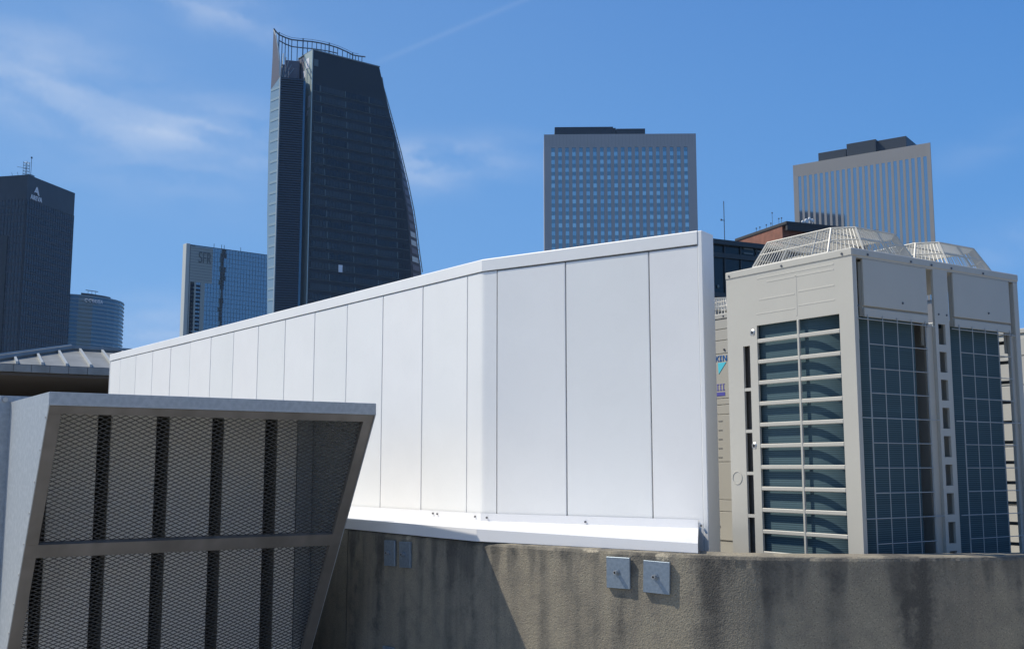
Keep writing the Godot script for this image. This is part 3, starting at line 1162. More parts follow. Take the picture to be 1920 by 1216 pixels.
func logo_unit(u: Node3D) -> void:
	var beige: Material = mats["beige paint"]
	var T := u.transform
	part(u, "base", boxmesh(Vector3(-0.62, 0, -0.75), Vector3(0.62, 0.05, -0.01)), beige)
	part(u, "casing", boxmesh(Vector3(-0.64, 0.0505, -0.765), Vector3(0.64, TOPY - 0.034, -0.006), 0.004), beige)
	part(u, "top_rim", boxmesh(Vector3(-0.645, TOPY - 0.0335, -0.77), Vector3(0.645, TOPY, 0.004), 0.004), beige)
	# front panels with shadow joints between them
	var rows := [[590.0, 597.0], [598.2, 616.0], [617.2, 637.0], [638.2, 662.0], [663.2, 746.0], [747.2, 758.0], [759.2, 776.0], [777.0, 865.0], [866.2, 936.0], [937.2, 958.0], [959.2, 1012.0]]
	for q in rows:
		var a := on_f(T, 1356.0, q[0])
		var b := on_f(T, 1356.0, q[1])
		if a.y > TOPY - 0.035:
			continue
		part(u, "front_panel", boxmesh(Vector3(-0.625, b.y, -0.005), Vector3(0.625, a.y, 0.0), 0.0015), beige)
	var n0 := on_f(T, 1357.0, 671.5, 0.001)
	lettering(u, "brand_lettering", "DAIKIN", 0.036, 0.21, Vector3(n0.x - 0.105 + 0.03, n0.y, 0.0012), 0.001, mats["blue print"])
	var tr := Mb.new()
	tr.prism(PackedVector2Array([Vector2(n0.x - 0.05, n0.y - 0.025), Vector2(n0.x + 0.022, n0.y - 0.025), Vector2(n0.x - 0.045, n0.y - 0.095)]), 0.0005, 0.002)
	part(u, "logo_triangle", tr, mats["cyan print"])
	var n1 := on_f(T, 1352.0, 726.0, 0.001)
	lettering(u, "series_lettering", "VRVIII", 0.040, 0.20, Vector3(n1.x - 0.10 + 0.035, n1.y, 0.0012), 0.001, mats["violet print"], false)
	part(u, "series_bar", boxmesh(Vector3(n1.x - 0.17, n1.y - 0.052, 0.0005), Vector3(n1.x + 0.035, n1.y - 0.030, 0.0016)), mats["violet print"])
	for k in 5:
		var a := on_f(T, 1354.0, 790.0 + k * 17.0, 0.001)
		part(u, "caution_print", boxmesh(Vector3(a.x - 0.03, a.y, 0.0005), Vector3(a.x + 0.004, a.y + 0.006, 0.0014)), mats["grey print"])
	for k in 2:
		fan_guard(u, -0.32 + 0.62 * k, -0.385)
	for q in [[1357.0, 592.5], [1358.5, 655.0], [1349.0, 985.0]]:
		var p := on_f(T, q[0], q[1], 0.001)
		var m := Mb.new()
		m.disc_z(p, 0.007, 0.004, 8)
		part(u, "screw", m, mats["screw"])

func plain_unit(u: Node3D) -> void:
	var beige: Material = mats["beige paint"]
	part(u, "base", boxmesh(Vector3(-1.22, 0, -0.75), Vector3(0.28, 0.05, -0.01)), beige)
	part(u, "casing", boxmesh(Vector3(-1.24, 0.0505, -0.765), Vector3(0.30, TOPY - 0.034, -0.006), 0.004), beige)
	part(u, "top_rim", boxmesh(Vector3(-1.245, TOPY - 0.0335, -0.77), Vector3(0.305, TOPY, 0.004), 0.004), beige)
	var y := 0.06
	for h in [0.42, 0.40, 0.42, 0.20, 0.13]:
		part(u, "front_panel", boxmesh(Vector3(-1.23, y, -0.005), Vector3(0.29, y + h - 0.008, 0.0), 0.002), beige)
		y += h
	fan_guard(u, -0.9, -0.385)

# ------------------------------------------------------------------ exhaust hood
func build_hood() -> void:
	var R := on_d(705, 757, 5.20)
	var top := R.y - EYE
	var Lp := on_y(92, 735, top)
	var w := Vector2(R.x - Lp.x, R.z - Lp.z).length()
	var T := frame(Lp.x, -Lp.z, R.x - Lp.x, -(R.z - Lp.z), -EYE + 0.002)
	var h := thing("exhaust_hood", T, "galvanised steel exhaust hood with slanted wire mesh front, throwing shade on the parapet", "exhaust hood")
	var gal: Material = mats["galvanised steel"]
	var ht := top + EYE
	var dp := 0.86           # depth of the hood
	var fb := ht - 0.054     # bottom of the fascia
	var k := 0.575           # backward slope of the front
	var y1 := 0.66           # where the slanted front ends
	var zb := -0.008 - (fb - y1) * k
	# side panels: outline with the slanted front edge
	for x in [[0.0, 0.004], [w - 0.004, w]]:
		var m := Mb.new()
		var out := [Vector2(0, ht), Vector2(0, fb), Vector2(zb, y1), Vector2(zb, 0.10), Vector2(-dp, 0.10), Vector2(-dp, ht)]
		var poly := PackedVector2Array()
		for p in out:
			poly.append(Vector2(p.x, p.y))
		m.prism(poly, 0.0, x[1] - x[0])
		var o := part(h, "side_panel", m, gal)
		# prism lies in x, y; turn it so that its x becomes z
		o.transform = Transform3D(Basis(Vector3(0, 0, 1), Vector3.UP, Vector3(-1, 0, 0)), Vector3(x[1], 0, 0))
	part(h, "top_sheet", boxmesh(Vector3(0.0045, ht - 0.004, -dp - 0.25), Vector3(w - 0.0045, ht - 0.0003, -0.0045)), gal)
	part(h, "fascia", boxmesh(Vector3(0.0, fb, -0.004), Vector3(w, ht + 0.0005, 0.002), 0.0015), gal)
	# slanted front frame
	var fr := Mb.new()
	var sl := Vector3(0, -1.0, -k).normalized()
	var nrm := Vector3(0, -k, 1.0).normalized()
	var o0 := Vector3(0, fb - 0.001, -0.006)
	var full := (o0.y - y1) / -sl.y
	var fw := 0.05
	var bar := 0.40 * 1.0
	bar = 0.69
	# members: top, left, right, middle
	slant_box(h, "frame_rail", o0, sl, nrm, 0.004, w - 0.004, 0.0, 0.036, 0.028)
	slant_box(h, "frame_rail", o0, sl, nrm, 0.004, w - 0.004, bar - 0.032, bar + 0.032, 0.026)
	slant_box(h, "frame_stile", o0, sl, nrm, 0.004, 0.004 + fw, 0.0365, bar - 0.0325, 0.027)
	slant_box(h, "frame_stile", o0, sl, nrm, 0.004, 0.004 + fw, bar + 0.0325, full, 0.027)
	slant_box(h, "frame_stile", o0, sl, nrm, w - 0.004 - fw, w - 0.004, 0.0365, bar - 0.0325, 0.027)
	slant_box(h, "frame_stile", o0, sl, nrm, w - 0.004 - fw, w - 0.004, bar + 0.0325, full, 0.027)
	# expanded metal sheets
	for q in [[0.036, bar - 0.032], [bar + 0.032, full - 0.01]]:
		var m := Mb.new()
		expanded(m, o0 - nrm * 0.022, sl, nrm, 0.03, w - 0.03, q[0] - 0.01, q[1] + 0.01)
		part(h, "expanded_mesh", m, mats["wire mesh"])
	part(h, "sill", boxmesh(Vector3(0.0045, 0.10, zb - 0.03), Vector3(w - 0.0045, y1 - 0.004, zb)), gal)
	# splitters at the back: glass wool bodies with a bright sheet nose, dark air gaps between
	var gaps := [[0.100, 0.150], [0.360, 0.420], [0.634, 0.697], [0.909, 0.970], [1.187, 1.254]]
	var x0 := 0.006
	var bz := -0.70
	for g in gaps + [[w - 0.098, w - 0.098]]:
		var bf := part(h, "splitter", boxmesh(Vector3(x0 + 0.002, 0.12, bz - 1.2), Vector3(g[0] - 0.002, ht - 0.012, bz - 0.012)), mats["glass wool"])
		part(bf, "nose_sheet", boxmesh(Vector3(x0, 0.119, bz - 0.0115), Vector3(g[0], ht - 0.011, bz), 0.003), mats["baffle sheet"])
		x0 = g[1]
	part(h, "side_lining", boxmesh(Vector3(w - 0.092, 0.12, bz - 1.2), Vector3(w - 0.0055, ht - 0.012, bz - 0.005), 0.004), mats["galvanised steel"])
	part(h, "floor_sheet", boxmesh(Vector3(0.005, 0.10, -dp), Vector3(w - 0.005, 0.115, zb - 0.031)), gal)
	# flange and duct behind
	var fl := Mb.new()
	var f0 := -dp - 0.032
	var f1 := -dp
	fl.box(Vector3(-0.045, ht, f0), Vector3(w + 0.045, ht + 0.030, f1))
	fl.box(Vector3(-0.045, 0.06, f0), Vector3(0.0, ht, f1))
	fl.box(Vector3(w, 0.06, f0), Vector3(w + 0.045, ht, f1))
	part(h, "flange", fl, gal)
	for q in [Vector2(-0.024, ht + 0.012), Vector2(w + 0.024, ht + 0.012), Vector2(-0.024, 1.2), Vector2(w * 0.5, ht + 0.014)]:
		var m := Mb.new()
		m.disc_z(Vector3(q.x, q.y, f1), 0.012, 0.01, 8)
		part(h, "flange_bolt", m, mats["bolt"])
	var du := Mb.new()
	du.box(Vector3(-0.010, 0.06, -dp - 1.25), Vector3(-0.001, ht + 0.004, f0 - 0.001))
	du.box(Vector3(w + 0.001, 0.06, -dp - 1.25), Vector3(w + 0.010, ht + 0.004, f0 - 0.001))
	du.box(Vector3(-0.001, ht + 0.0005, -dp - 1.25), Vector3(w + 0.001, ht + 0.004, f0 - 0.001))
	du.box(Vector3(-0.001, 0.06, -dp - 1.25), Vector3(w + 0.001, 0.07, f0 - 0.001))
	du.box(Vector3(-0.001, 0.07, -dp - 1.25), Vector3(w + 0.001, ht + 0.0005, -dp - 1.24))
	part(h, "duct", du, gal)
	# rivets along the side edge
	for q in 8:
		var y := ht - 0.10 - q * 0.13
		var z := -0.008 - maxf(0.0, (fb - y)) * k - 0.012
		var m := Mb.new()
		m.disc_z(Vector3.ZERO, 0.0045, 0.0025, 8)
		part(h, "rivet", m, mats["bolt"]).transform = Transform3D(Basis(Vector3.UP, -PI / 2), Vector3(0.0, y, z))

func slant_box(h: Node3D, called: String, o: Vector3, sl: Vector3, nrm: Vector3, x0: float, x1: float, t0: float, t1: float, thick: float) -> void:
	var m := Mb.new()
	var a := o + sl * t1 + Vector3(x0, 0, 0)
	var b := o + sl * t1 + Vector3(x1, 0, 0)
	var c := o + sl * t0 + Vector3(x1, 0, 0)
	var d := o + sl * t0 + Vector3(x0, 0, 0)
	var k := -nrm * thick
	m.quad(a, b, c, d)
	m.quad(d + k, c + k, b + k, a + k)
	m.quad(a, a + k, b + k, b)
	m.quad(b, b + k, c + k, c)
	m.quad(c, c + k, d + k, d)
	m.quad(d, d + k, a + k, a)
	part(h, called, m, mats["frame steel"])

func expanded(m: Mb, o: Vector3, sl: Vector3, nrm: Vector3, x0: float, x1: float, t0: float, t1: float) -> void:
	# strands weave in zigzags across the sheet; neighbouring strands touch at the knots
	var px := 0.0205
	var pt := 0.0105
	var half := 0.0014
	var thick := 0.003
	var rows := int((t1 - t0) / pt)
	var cols := int((x1 - x0) / px)
	for r in rows:
		for c in cols:
			var up: bool = (c + r) % 2 == 0
			var ta := t0 + (r + (0.0 if up else 1.0)) * pt
			var tb := t0 + (r + (1.0 if up else 0.0)) * pt
			var a := o + sl * ta + Vector3(x0 + c * px, 0, 0)
			var b := o + sl * tb + Vector3(x0 + (c + 1) * px, 0, 0)
			var n := (b - a).cross(nrm).normalized() * half
			var k := nrm * thick
			m.quad(a - n + k, b - n + k, b + n + k, a + n + k)
			m.quad(a + n, b + n, b - n, a - n)
			m.quad(a + n + k, b + n + k, b + n, a + n)
			m.quad(a - n, b - n, b - n + k, a - n + k)

# ------------------------------------------------------------------ roofs and lower buildings
func build_roofs() -> void:
	# shed with a standing seam hip roof, behind the hood
	var ev := on_d(0, 680.5, 13.0)
	var ye := ev.y - EYE
	var T := frame(ev.x, -ev.z, 0.861, 0.508, DECK)
	var sh := thing("roof_shed", T, "dark rooftop shed with pale standing seam roof beside the white screen", "shed")
	var y0 := ye - DECK
	# ridge points on a plane that slopes back from the eave
	var slope := 0.32
	var ru := func(u: float, v: float) -> Vector3:
		var inv := T.affine_inverse()
		var o := inv * Vector3(0, EYE, 0)
		var d := inv.basis * ray(u, v)
		# plane: y = y0 - slope * z   (z negative goes back)
		var t: float = (y0 - slope * o.z - o.y) / (d.y + slope * d.z)
		return o + d * t
	var hip0: Vector3 = ru.call(-90.0, 688.0)
	var apex: Vector3 = ru.call(133.0, 655.5)
	var rid: Vector3 = ru.call(300.0, 664.0)
	var e1 := Vector3(2.6, y0, 0)
	var e0 := Vector3(-1.0, y0, 0)
	var rf := Mb.new()
	var poly := [e0, e1, rid, apex, ru.call(0.0, 676.5)]
	for k in range(1, poly.size() - 1):
		rf.tri(poly[0], poly[k], poly[k + 1])
	var dn := Vector3(0, -0.03, 0)
	for k in range(1, poly.size() - 1):
		rf.tri(poly[0] + dn, poly[k + 1] + dn, poly[k] + dn)
	var roof := part(sh, "roof", rf, mats["zinc roof"])
	# far slopes of the hip roof
	var bk := Mb.new()
	var far0 := Vector3(-1.0, y0, -6.0)
	var far1 := Vector3(2.6, y0, -6.0)
	bk.quad(poly[4], apex, far0, far0 + Vector3(-0.2, -0.1, 0.4))
	bk.quad(apex, rid, far1, far0)
	part(sh, "roof_back", bk, mats["zinc roof"])
	var hipm := Mb.new()
	hipm.tube([ru.call(-20.0, 677.5) + Vector3(0, 0.02, 0), apex + Vector3(0, 0.02, 0), rid + Vector3(0, 0.02, 0)], 0.045, 6)
	part(roof, "ridge_cap", hipm, mats["zinc roof"])
	var rl := Mb.new()
	rl.tube([ru.call(-20.0, 677.5) + Vector3(0, 0.075, -0.05), apex + Vector3(0, 0.07, -0.05)], 0.012, 5)
	part(roof, "ridge_wire", rl, mats["zinc seam"])
	# standing seams run up the slope, square to the eave
	for q in [[29.0, 677.2, 19.0, 669.8], [76.5, 679.5, 56.0, 665.0], [122.5, 682.5, 92.0, 659.8], [168.0, 685.5, 123.0, 654.8], [212.0, 688.0, 160.0, 653.8], [252.0, 690.0, 201.0, 656.8]]:
		var a: Vector3 = ru.call(q[0], q[1])
		var b := Vector3(a.x, 0, 0)
		# up the slope until the ridge
		var top: Vector3 = ru.call(q[2], q[3])
		b = Vector3(a.x, y0 - slope * top.z, top.z)
		var f := Vector3(a.x, y0, 0.0)
		var m := Mb.new()
		var up := Vector3(0, 0.035, 0)
		var hw := Vector3(0.014, 0, 0)
		m.quad(f - hw + up, f + hw + up, b + hw + up, b - hw + up)
		m.quad(f + hw, b + hw, b + hw + up, f + hw + up)
		m.quad(b - hw, f - hw, f - hw + up, b - hw + up)
		m.quad(f - hw, f + hw, f + hw + up, f - hw + up)
		part(roof, "seam", m, mats["zinc seam"])
	# fascia in lengths
	var fx := -1.0
	for x in [0.145, 0.345, 0.555, 0.77, 0.99, 1.4, 2.0, 2.6]:
		part(sh, "fascia_length", boxmesh(Vector3(fx, y0 - 0.095, -0.02), Vector3(x - 0.004, y0 - 0.004, 0.004), 0.003), mats["zinc roof"])
		fx = x
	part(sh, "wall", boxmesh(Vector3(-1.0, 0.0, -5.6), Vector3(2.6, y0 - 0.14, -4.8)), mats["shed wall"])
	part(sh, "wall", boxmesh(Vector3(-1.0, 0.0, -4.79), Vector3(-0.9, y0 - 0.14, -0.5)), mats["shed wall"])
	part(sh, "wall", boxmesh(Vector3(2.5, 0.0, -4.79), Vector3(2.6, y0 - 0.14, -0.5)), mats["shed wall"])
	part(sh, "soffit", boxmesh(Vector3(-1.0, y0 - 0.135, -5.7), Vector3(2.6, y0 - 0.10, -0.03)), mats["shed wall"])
	part(sh, "side_box", boxmesh(Vector3(-0.4, 0.0, -0.7), Vector3(0.12, 0.98, -0.45)), mats["roof slate"])

	# dark glazed annexe behind the units
	var b := on_d(1340, 447.0, 90.0)
	var T2 := frame(b.x, -b.z, 0.894, 0.447, -43.0)
	var an := thing("glazed_building", T2, "dark glazed office block showing between the screen end and the condenser", "building")
	var hh := b.y - EYE + 43.0
	part(an, "body", boxmesh(Vector3(-0.6, 0, -14), Vector3(16, hh - 0.4, -0.4)), mats["annexe glass"])
	part(an, "roof_edge", boxmesh(Vector3(-0.7, hh - 0.399, -14.2), Vector3(16.2, hh, 0.0)), mats["annexe frame"])
	for k in 9:
		part(an, "floor_band", boxmesh(Vector3(-0.6, hh - 1.0 - 3.4 * k - 0.5, -0.395), Vector3(16, hh - 1.0 - 3.4 * k - 0.1, -0.2)), mats["annexe frame"])
	for k in 10:
		part(an, "mullion", boxmesh(Vector3(-0.5 + 1.7 * k, hh - 30.0, -0.395), Vector3(-0.38 + 1.7 * k, hh - 0.42, -0.28)), mats["annexe frame"])
	for q in [[1343.0, 1355.0, 456.5, 451.5], [1366.0, 1381.0, 460.5, 455.0]]:
		var p0 := on_f(T2, q[0], q[2], -0.38)
		var p1 := on_f(T2, q[1], q[3], -0.38)
		var m := Mb.new()
		m.tube([p0, p1], 0.055, 5)
		part(an, "light_strip", m, mats["annexe strip"])
	for q in [[1394.0, 1411.0, 466.0], [1416.0, 1437.0, 462.5], [1394.0, 1411.0, 474.5], [1416.0, 1437.0, 470.5], [1394.0, 1411.0, 480.0], [1416.0, 1437.0, 479.0]]:
		var p0 := on_f(T2, q[0], q[2], -0.38)
		var p1 := on_f(T2, q[1], q[2] + 1.0, -0.38)
		part(an, "louvre_strip", boxmesh(Vector3(p0.x, p0.y - 0.05, -0.39), Vector3(p1.x, p0.y + 0.06, -0.30)), mats["annexe strip"])
	for q in [[1346.0, 537.0], [1346.0, 556.0]]:
		var p0 := on_f(T2, q[0], q[1], -0.38)
		part(an, "wall_lamp", boxmesh(p0 - Vector3(0.10, 0.14, 0.0), p0 + Vector3(0.10, 0.14, 0.15), 0.05), mats["annexe strip"])
	# tall thin mast on its roof
	var mb := on_f(T2, 1359.0, 449.0, -3.0)
	var mt := on_f(T2, 1358.0, 377.0, -3.0)
	var am := thing("antenna_mast", T2, "thin tall mast with small cross arm on the dark glazed building", "antenna")
	var m1 := Mb.new()
	m1.tube([Vector3(mb.x, hh, -3.0), Vector3(mb.x, mt.y, -3.0)], 0.035, 6)
	part(am, "pole", m1, mats["rail metal"])
	var ma := on_f(T2, 1358.0, 413.0, -3.0)
	var m2 := Mb.new()
	m2.tube([Vector3(mb.x - 0.32, ma.y, -3.0), Vector3(mb.x + 0.06, ma.y, -3.0)], 0.03, 5)
	m2.box(Vector3(mb.x - 0.36, ma.y - 0.06, -3.06), Vector3(mb.x - 0.26, ma.y + 0.1, -2.94))
	part(am, "cross_arm", m2, mats["rail metal"])

	# brick penthouse with overhanging dark roof
	var c := on_d(1475, 414.0, 150.0)
	var T3 := frame(c.x, -c.z, 0.93, 0.37, -43.0)
	var bp := thing("brick_building", T3, "terracotta building with dark overhanging flat roof below the striped tower", "building")
	var rt := c.y - EYE + 43.0
	var wt := rt - 1.25
	part(bp, "roof_slab", boxmesh(Vector3(0, rt - 0.42, -13.0), Vector3(16, rt, 0.0), 0.03), mats["roof slate"])
	part(bp, "front_fascia", boxmesh(Vector3(0.15, wt + 0.001, -0.5), Vector3(15.8, rt - 0.421, -0.02), 0.03), mats["roof slate"])
	part(bp, "wall", boxmesh(Vector3(0.12, 0, -15.5), Vector3(15, rt - 0.43, -1.2)), mats["terracotta"])
	for q in [[1419.0, 445.0, 432.0], [1425.5, 441.0, 428.0], [1437.5, 434.0, 421.0], [1446.0, 428.0, 418.0], [1461.0, 420.0, 409.0], [1466.0, 418.0, 408.0], [1449.0, 430.0, 398.0]]:
		var tall: bool = q[2] < 400.0
		var p := on_fx(T3, q[0], q[1], 0.6)
		var p2 := on_fx(T3, q[0], q[2], 0.6)
		var t := thing("roof_antenna", T3, "tallest hair-thin whip antenna on the terracotta building's dark roof" if tall else "short whip antenna standing on the terracotta building's dark roof edge", "antenna", "antennas on the terracotta building")
		var m := Mb.new()
		var zz := clampf(p.z, -12.8, -0.3)
		m.tube([Vector3(0.6, rt, zz), Vector3(0.6, max(p2.y, rt + 0.7), zz)], 0.03, 5)
		part(t, "whip", m, mats["rail metal"])
		var m3 := Mb.new()
		m3.box(Vector3(0.53, max(p2.y, rt + 0.7) - 0.12, zz - 0.07), Vector3(0.67, max(p2.y, rt + 0.7) + 0.05, zz + 0.07))
		part(t, "head", m3, mats["rail metal"])
	for q in [[1505.5, 416.0, 0.25, "smallest white dish, alone beside the dish cluster on the dark roof"], [1512.5, 414.5, 0.38, "largest and brightest white dish of the cluster on the dark roof"], [1518.5, 410.5, 0.28, "highest white dish of the cluster on the dark roof"], [1524.0, 413.5, 0.30, "outermost white dish of the cluster, nearest the striped tower strips"]]:
		var p := on_f(T3, q[0], q[1], -1.2)
		var t := thing("satellite_dish", T3, q[3], "satellite dish", "dishes on the terracotta building")
		var m := Mb.new()
		m.disc_z(Vector3(p.x, p.y, -1.2), q[2], 0.12, 14, q[2] * 0.75)
		part(t, "dish", m, mats["white paint"])
		var st := Mb.new()
		st.tube([Vector3(p.x, rt, -1.26), Vector3(p.x, p.y, -1.26)], 0.05, 5)
		part(t, "stem", st, mats["white paint"])

# ------------------------------------------------------------------ towers
func build_towers() -> void:
	tower_black()
	tower_round()
	tower_glass()
	tower_slate()
	var a := tower_grid()
	tower_striped(a)

const BASE := -43.0    # street level, relative to the eye

func tower_black() -> void:
	var c := on_d(52, 327, 520)
	var T := frame(c.x, -c.z, 0.223, 0.975, BASE)
	var h := c.y - EYE - BASE
	var t := thing("black_tower", T, "black office tower with white lettering near its top and lattice mast", "tower")
	part(t, "body", boxmesh(Vector3(0, 0, -44), Vector3(37.6, h, 0)), mats["dark granite"])
	var ribs := Mb.new()
	var panes := Mb.new()
	var y := h - 13.0
	var rng := RandomNumberGenerator.new()
	rng.seed = 3
	while y > h - 100.0:
		for k in 20:
			var x := 1.0 + k * 1.85
			var q := rng.randf() * 0.02
			panes.box(Vector3(x, y - 2.1, 0.02), Vector3(x + 1.25, y, 0.05 + q))
		for k in 20:
			var z := -1.2 - k * 1.85
			panes.box(Vector3(-0.05 - rng.randf() * 0.02, y - 2.1, z - 1.25), Vector3(-0.02, y, z))
		ribs.box(Vector3(0.2, y - 3.1, 0.02), Vector3(37.4, y - 2.6, 0.14))
		ribs.box(Vector3(-0.14, y - 3.1, -43.8), Vector3(-0.02, y - 2.6, -0.2))
		y -= 3.55
	for k in 21:
		ribs.box(Vector3(0.35 + k * 1.85, h - 110.0, 0.02), Vector3(0.65 + k * 1.85, h - 12.0, 0.22))
		ribs.box(Vector3(-0.22, h - 110.0, -0.9 - k * 1.85), Vector3(-0.02, h - 12.0, -0.6 - k * 1.85))
	part(t, "window_panes", panes, mats["dark glass"], "stuff")
	part(t, "facade_ribs", ribs, mats["dark rib"], "stuff")
	# darker flat panel low on the left face
	var rc := on_fx(T, 14.0, 441.0, -0.3)
	part(t, "dark_panel", boxmesh(Vector3(-0.4, 0, -44), Vector3(-0.26, rc.y, rc.z)), mats["slate panel"])
	# emblem and name
	var p := on_f(T, 67.5, 372.0, 0.3)
	var q0 := on_f(T, 57.0, 366.0, 0.3)
	var q1 := on_f(T, 78.0, 377.0, 0.3)
	lettering(t, "name_lettering", "AREVA", 2.3, q1.x - q0.x, Vector3(p.x, p.y, 0.25), 0.2, mats["white print"])
	var e := on_f(T, 68.0, 357.5, 0.3)
	var lw := 3.4
	var eh := 3.7
	var em := Mb.new()
	em.prism(PackedVector2Array([Vector2(e.x - lw * 0.55, e.y - eh * 0.35), Vector2(e.x - lw * 0.05, e.y + eh * 0.5), Vector2(e.x + lw * 0.12, e.y + eh * 0.5), Vector2(e.x + lw * 0.62, e.y - eh * 0.6), Vector2(e.x + lw * 0.28, e.y - eh * 0.5), Vector2(e.x + lw * 0.02, e.y + eh * 0.2), Vector2(e.x - lw * 0.2, e.y - eh * 0.25)]), 0.2, 0.5)
	em.prism(PackedVector2Array([Vector2(e.x - lw * 0.36, e.y - eh * 0.22), Vector2(e.x + lw * 0.2, e.y - eh * 0.30), Vector2(e.x + lw * 0.25, e.y - eh * 0.14), Vector2(e.x - lw * 0.22, e.y - eh * 0.02)]), 0.22, 0.48)
	part(t, "emblem", em, mats["white print"])
	# mast
	var mt := thing("lattice_mast", T, "short lattice mast with thin pole on the black tower roof", "antenna")
	var m := Mb.new()
	for dx in [2.0, 4.0]:
		for dz in [-2.5, -4.5]:
			m.tube([Vector3(dx, h, dz), Vector3(dx, h + 7.4, dz)], 0.14, 4)
	for k in 5:
		var yy := h + 1.3 + k * 1.4
		m.tube([Vector3(2, yy, -2.5), Vector3(4, yy, -2.5), Vector3(4, yy, -4.5), Vector3(2, yy, -4.5), Vector3(2, yy, -2.5)], 0.1, 4)
	m.tube([Vector3(2, h + 3.7, -2.5), Vector3(-1.5, h + 3.9, -5.2)], 0.1, 4)
	part(mt, "lattice", m, mats["steel rail"])
	var m2 := Mb.new()
	m2.tube([Vector3(5.2, h, -2.5), Vector3(5.2, h + 10.3, -2.5)], 0.13, 5)
	m2.box(Vector3(4.9, h + 9.7, -2.8), Vector3(5.5, h + 10.5, -2.2))
	part(mt, "pole", m2, mats["rail metal"])
	var m3 := Mb.new()
	m3.box(Vector3(4.5, h, -5.0), Vector3(7.5, h + 1.5, -2.0))
	part(mt, "cabinet", m3, mats["steel rail"])
	for z in [-6.0, -9.2]:
		var r := thing("roof_rod", T, "short leaning rod on the black tower roof edge", "antenna", "rods on the black tower")
		var m4 := Mb.new()
		m4.tube([Vector3(0.6, h, z), Vector3(0.6, h + 1.8, z - 0.6)], 0.1, 4)
		part(r, "rod", m4, mats["rail metal"])

func tower_round() -> void:
	# plan curve from the roof line
	var top := (on_d(147, 550.6, 600).y - EYE)
	var plan: Array = []
	plan.append(on_y(118, 549.4, top))
	for q in [[132, 549.8], [147, 550.8], [174, 553.6], [201, 557.6], [215, 560.6], [224, 563.4], [229, 566.0], [231.6, 569.5]]:
		plan.append(on_y(q[0], q[1], top))
	var p2 := []
	for q in plan:
		p2.append(Vector2(q.x, q.z))
	var last: Vector2 = p2[-1]
	p2.append(last + Vector2(-6, -12))
	p2.append(last + Vector2(-22, -16))
	p2.append(last + Vector2(-45, -10))
	p2.append(Vector2(p2[0].x - 6, p2[0].y - 25))
	var h := top - BASE
	var base := Vector3(p2[2].x, BASE + EYE, p2[2].y)
	var t := thing("round_tower", Transform3D(Basis(), base), "curved glass tower with pale horizontal bands beyond the black tower", "tower")
	var pl := PackedVector2Array()
	for q in p2:
		pl.append(q - Vector2(base.x, base.z))
	var m := Mb.new()
	m.slab(pl, 0, h - 0.5)
	part(t, "glass_body", m, mats["teal glass"])
	var cen := Vector2.ZERO
	for q in pl:
		cen += q / pl.size()
	var y := h - 0.3
	var k := 0
	while y > h - 48.0:
		var b := Mb.new()
		var ring := PackedVector2Array()
		for q in pl:
			ring.append(q + (q - cen).normalized() * 0.5)
		b.slab(ring, y - 0.55, y)
		part(t, "pale_band", b, mats["pale band"])
		y -= 2.24
		k += 1
	var crown := PackedVector2Array()
	for q in range(2, 6):
		crown.append(pl[q] + (cen - pl[q]).normalized() * 3.0)
	crown.append(cen)
	var cm := Mb.new()
	cm.slab(crown, h - 0.3, h + 1.2)
	part(t, "roof_storey", cm, mats["roof slate"])
	var rm := Mb.new()
	var ra := crown[0].lerp(crown[1], 0.35)
	rm.tube([Vector3(ra.x, h + 3.0, ra.y), Vector3(ra.x + 0.0, h + 3.0, ra.y) + Vector3(5.5, -0.4, -4.0)], 0.22, 5)
	for q in 3:
		var s := Vector3(ra.x, 0, ra.y) + Vector3(5.5, 0, -4.0) * (0.2 + 0.3 * q)
		rm.tube([Vector3(s.x, h + 1.0, s.z), Vector3(s.x, h + 3.0, s.z)], 0.12, 4)
	part(t, "gantry", rm, mats["rail metal"])
	# name on the facade: letters set along the curve
	var dirv: Vector2 = (p2[4] - p2[2])
	var T := frame(p2[2].x, -p2[2].y, dirv.x, -dirv.y, BASE)
	var rel := Transform3D(Basis(), base).affine_inverse() * T
	var a := on_f(T, 178.0, 566.0, 1.0)
	var holder := rel * Vector3(a.x, a.y, 3.4)
	var q0 := on_f(T, 169.0, 565.0, 1.0)
	var q1 := on_f(T, 188.0, 567.5, 1.0)
	lettering(t, "name_lettering", "DEXIA", 1.9, q1.x - q0.x, holder, 0.3, mats["white print"], true, rel.basis.get_euler().y)
	for x in [157.5, 165.0]:
		var c := on_f(T, x, 563.5 + (x - 157.5) * 0.1, 1.0)
		var em := Mb.new()
		var pts := []
		for j in 9:
			pts.append(Vector3(cos(TAU * j / 10.0) * 1.0, sin(TAU * j / 10.0) * 0.8, 0))
		em.tube(pts, 0.22, 4)
		var o := part(t, "emblem_ring", em, mats["white print"])
		o.transform = Transform3D(rel.basis, rel * Vector3(c.x, c.y, 3.4))

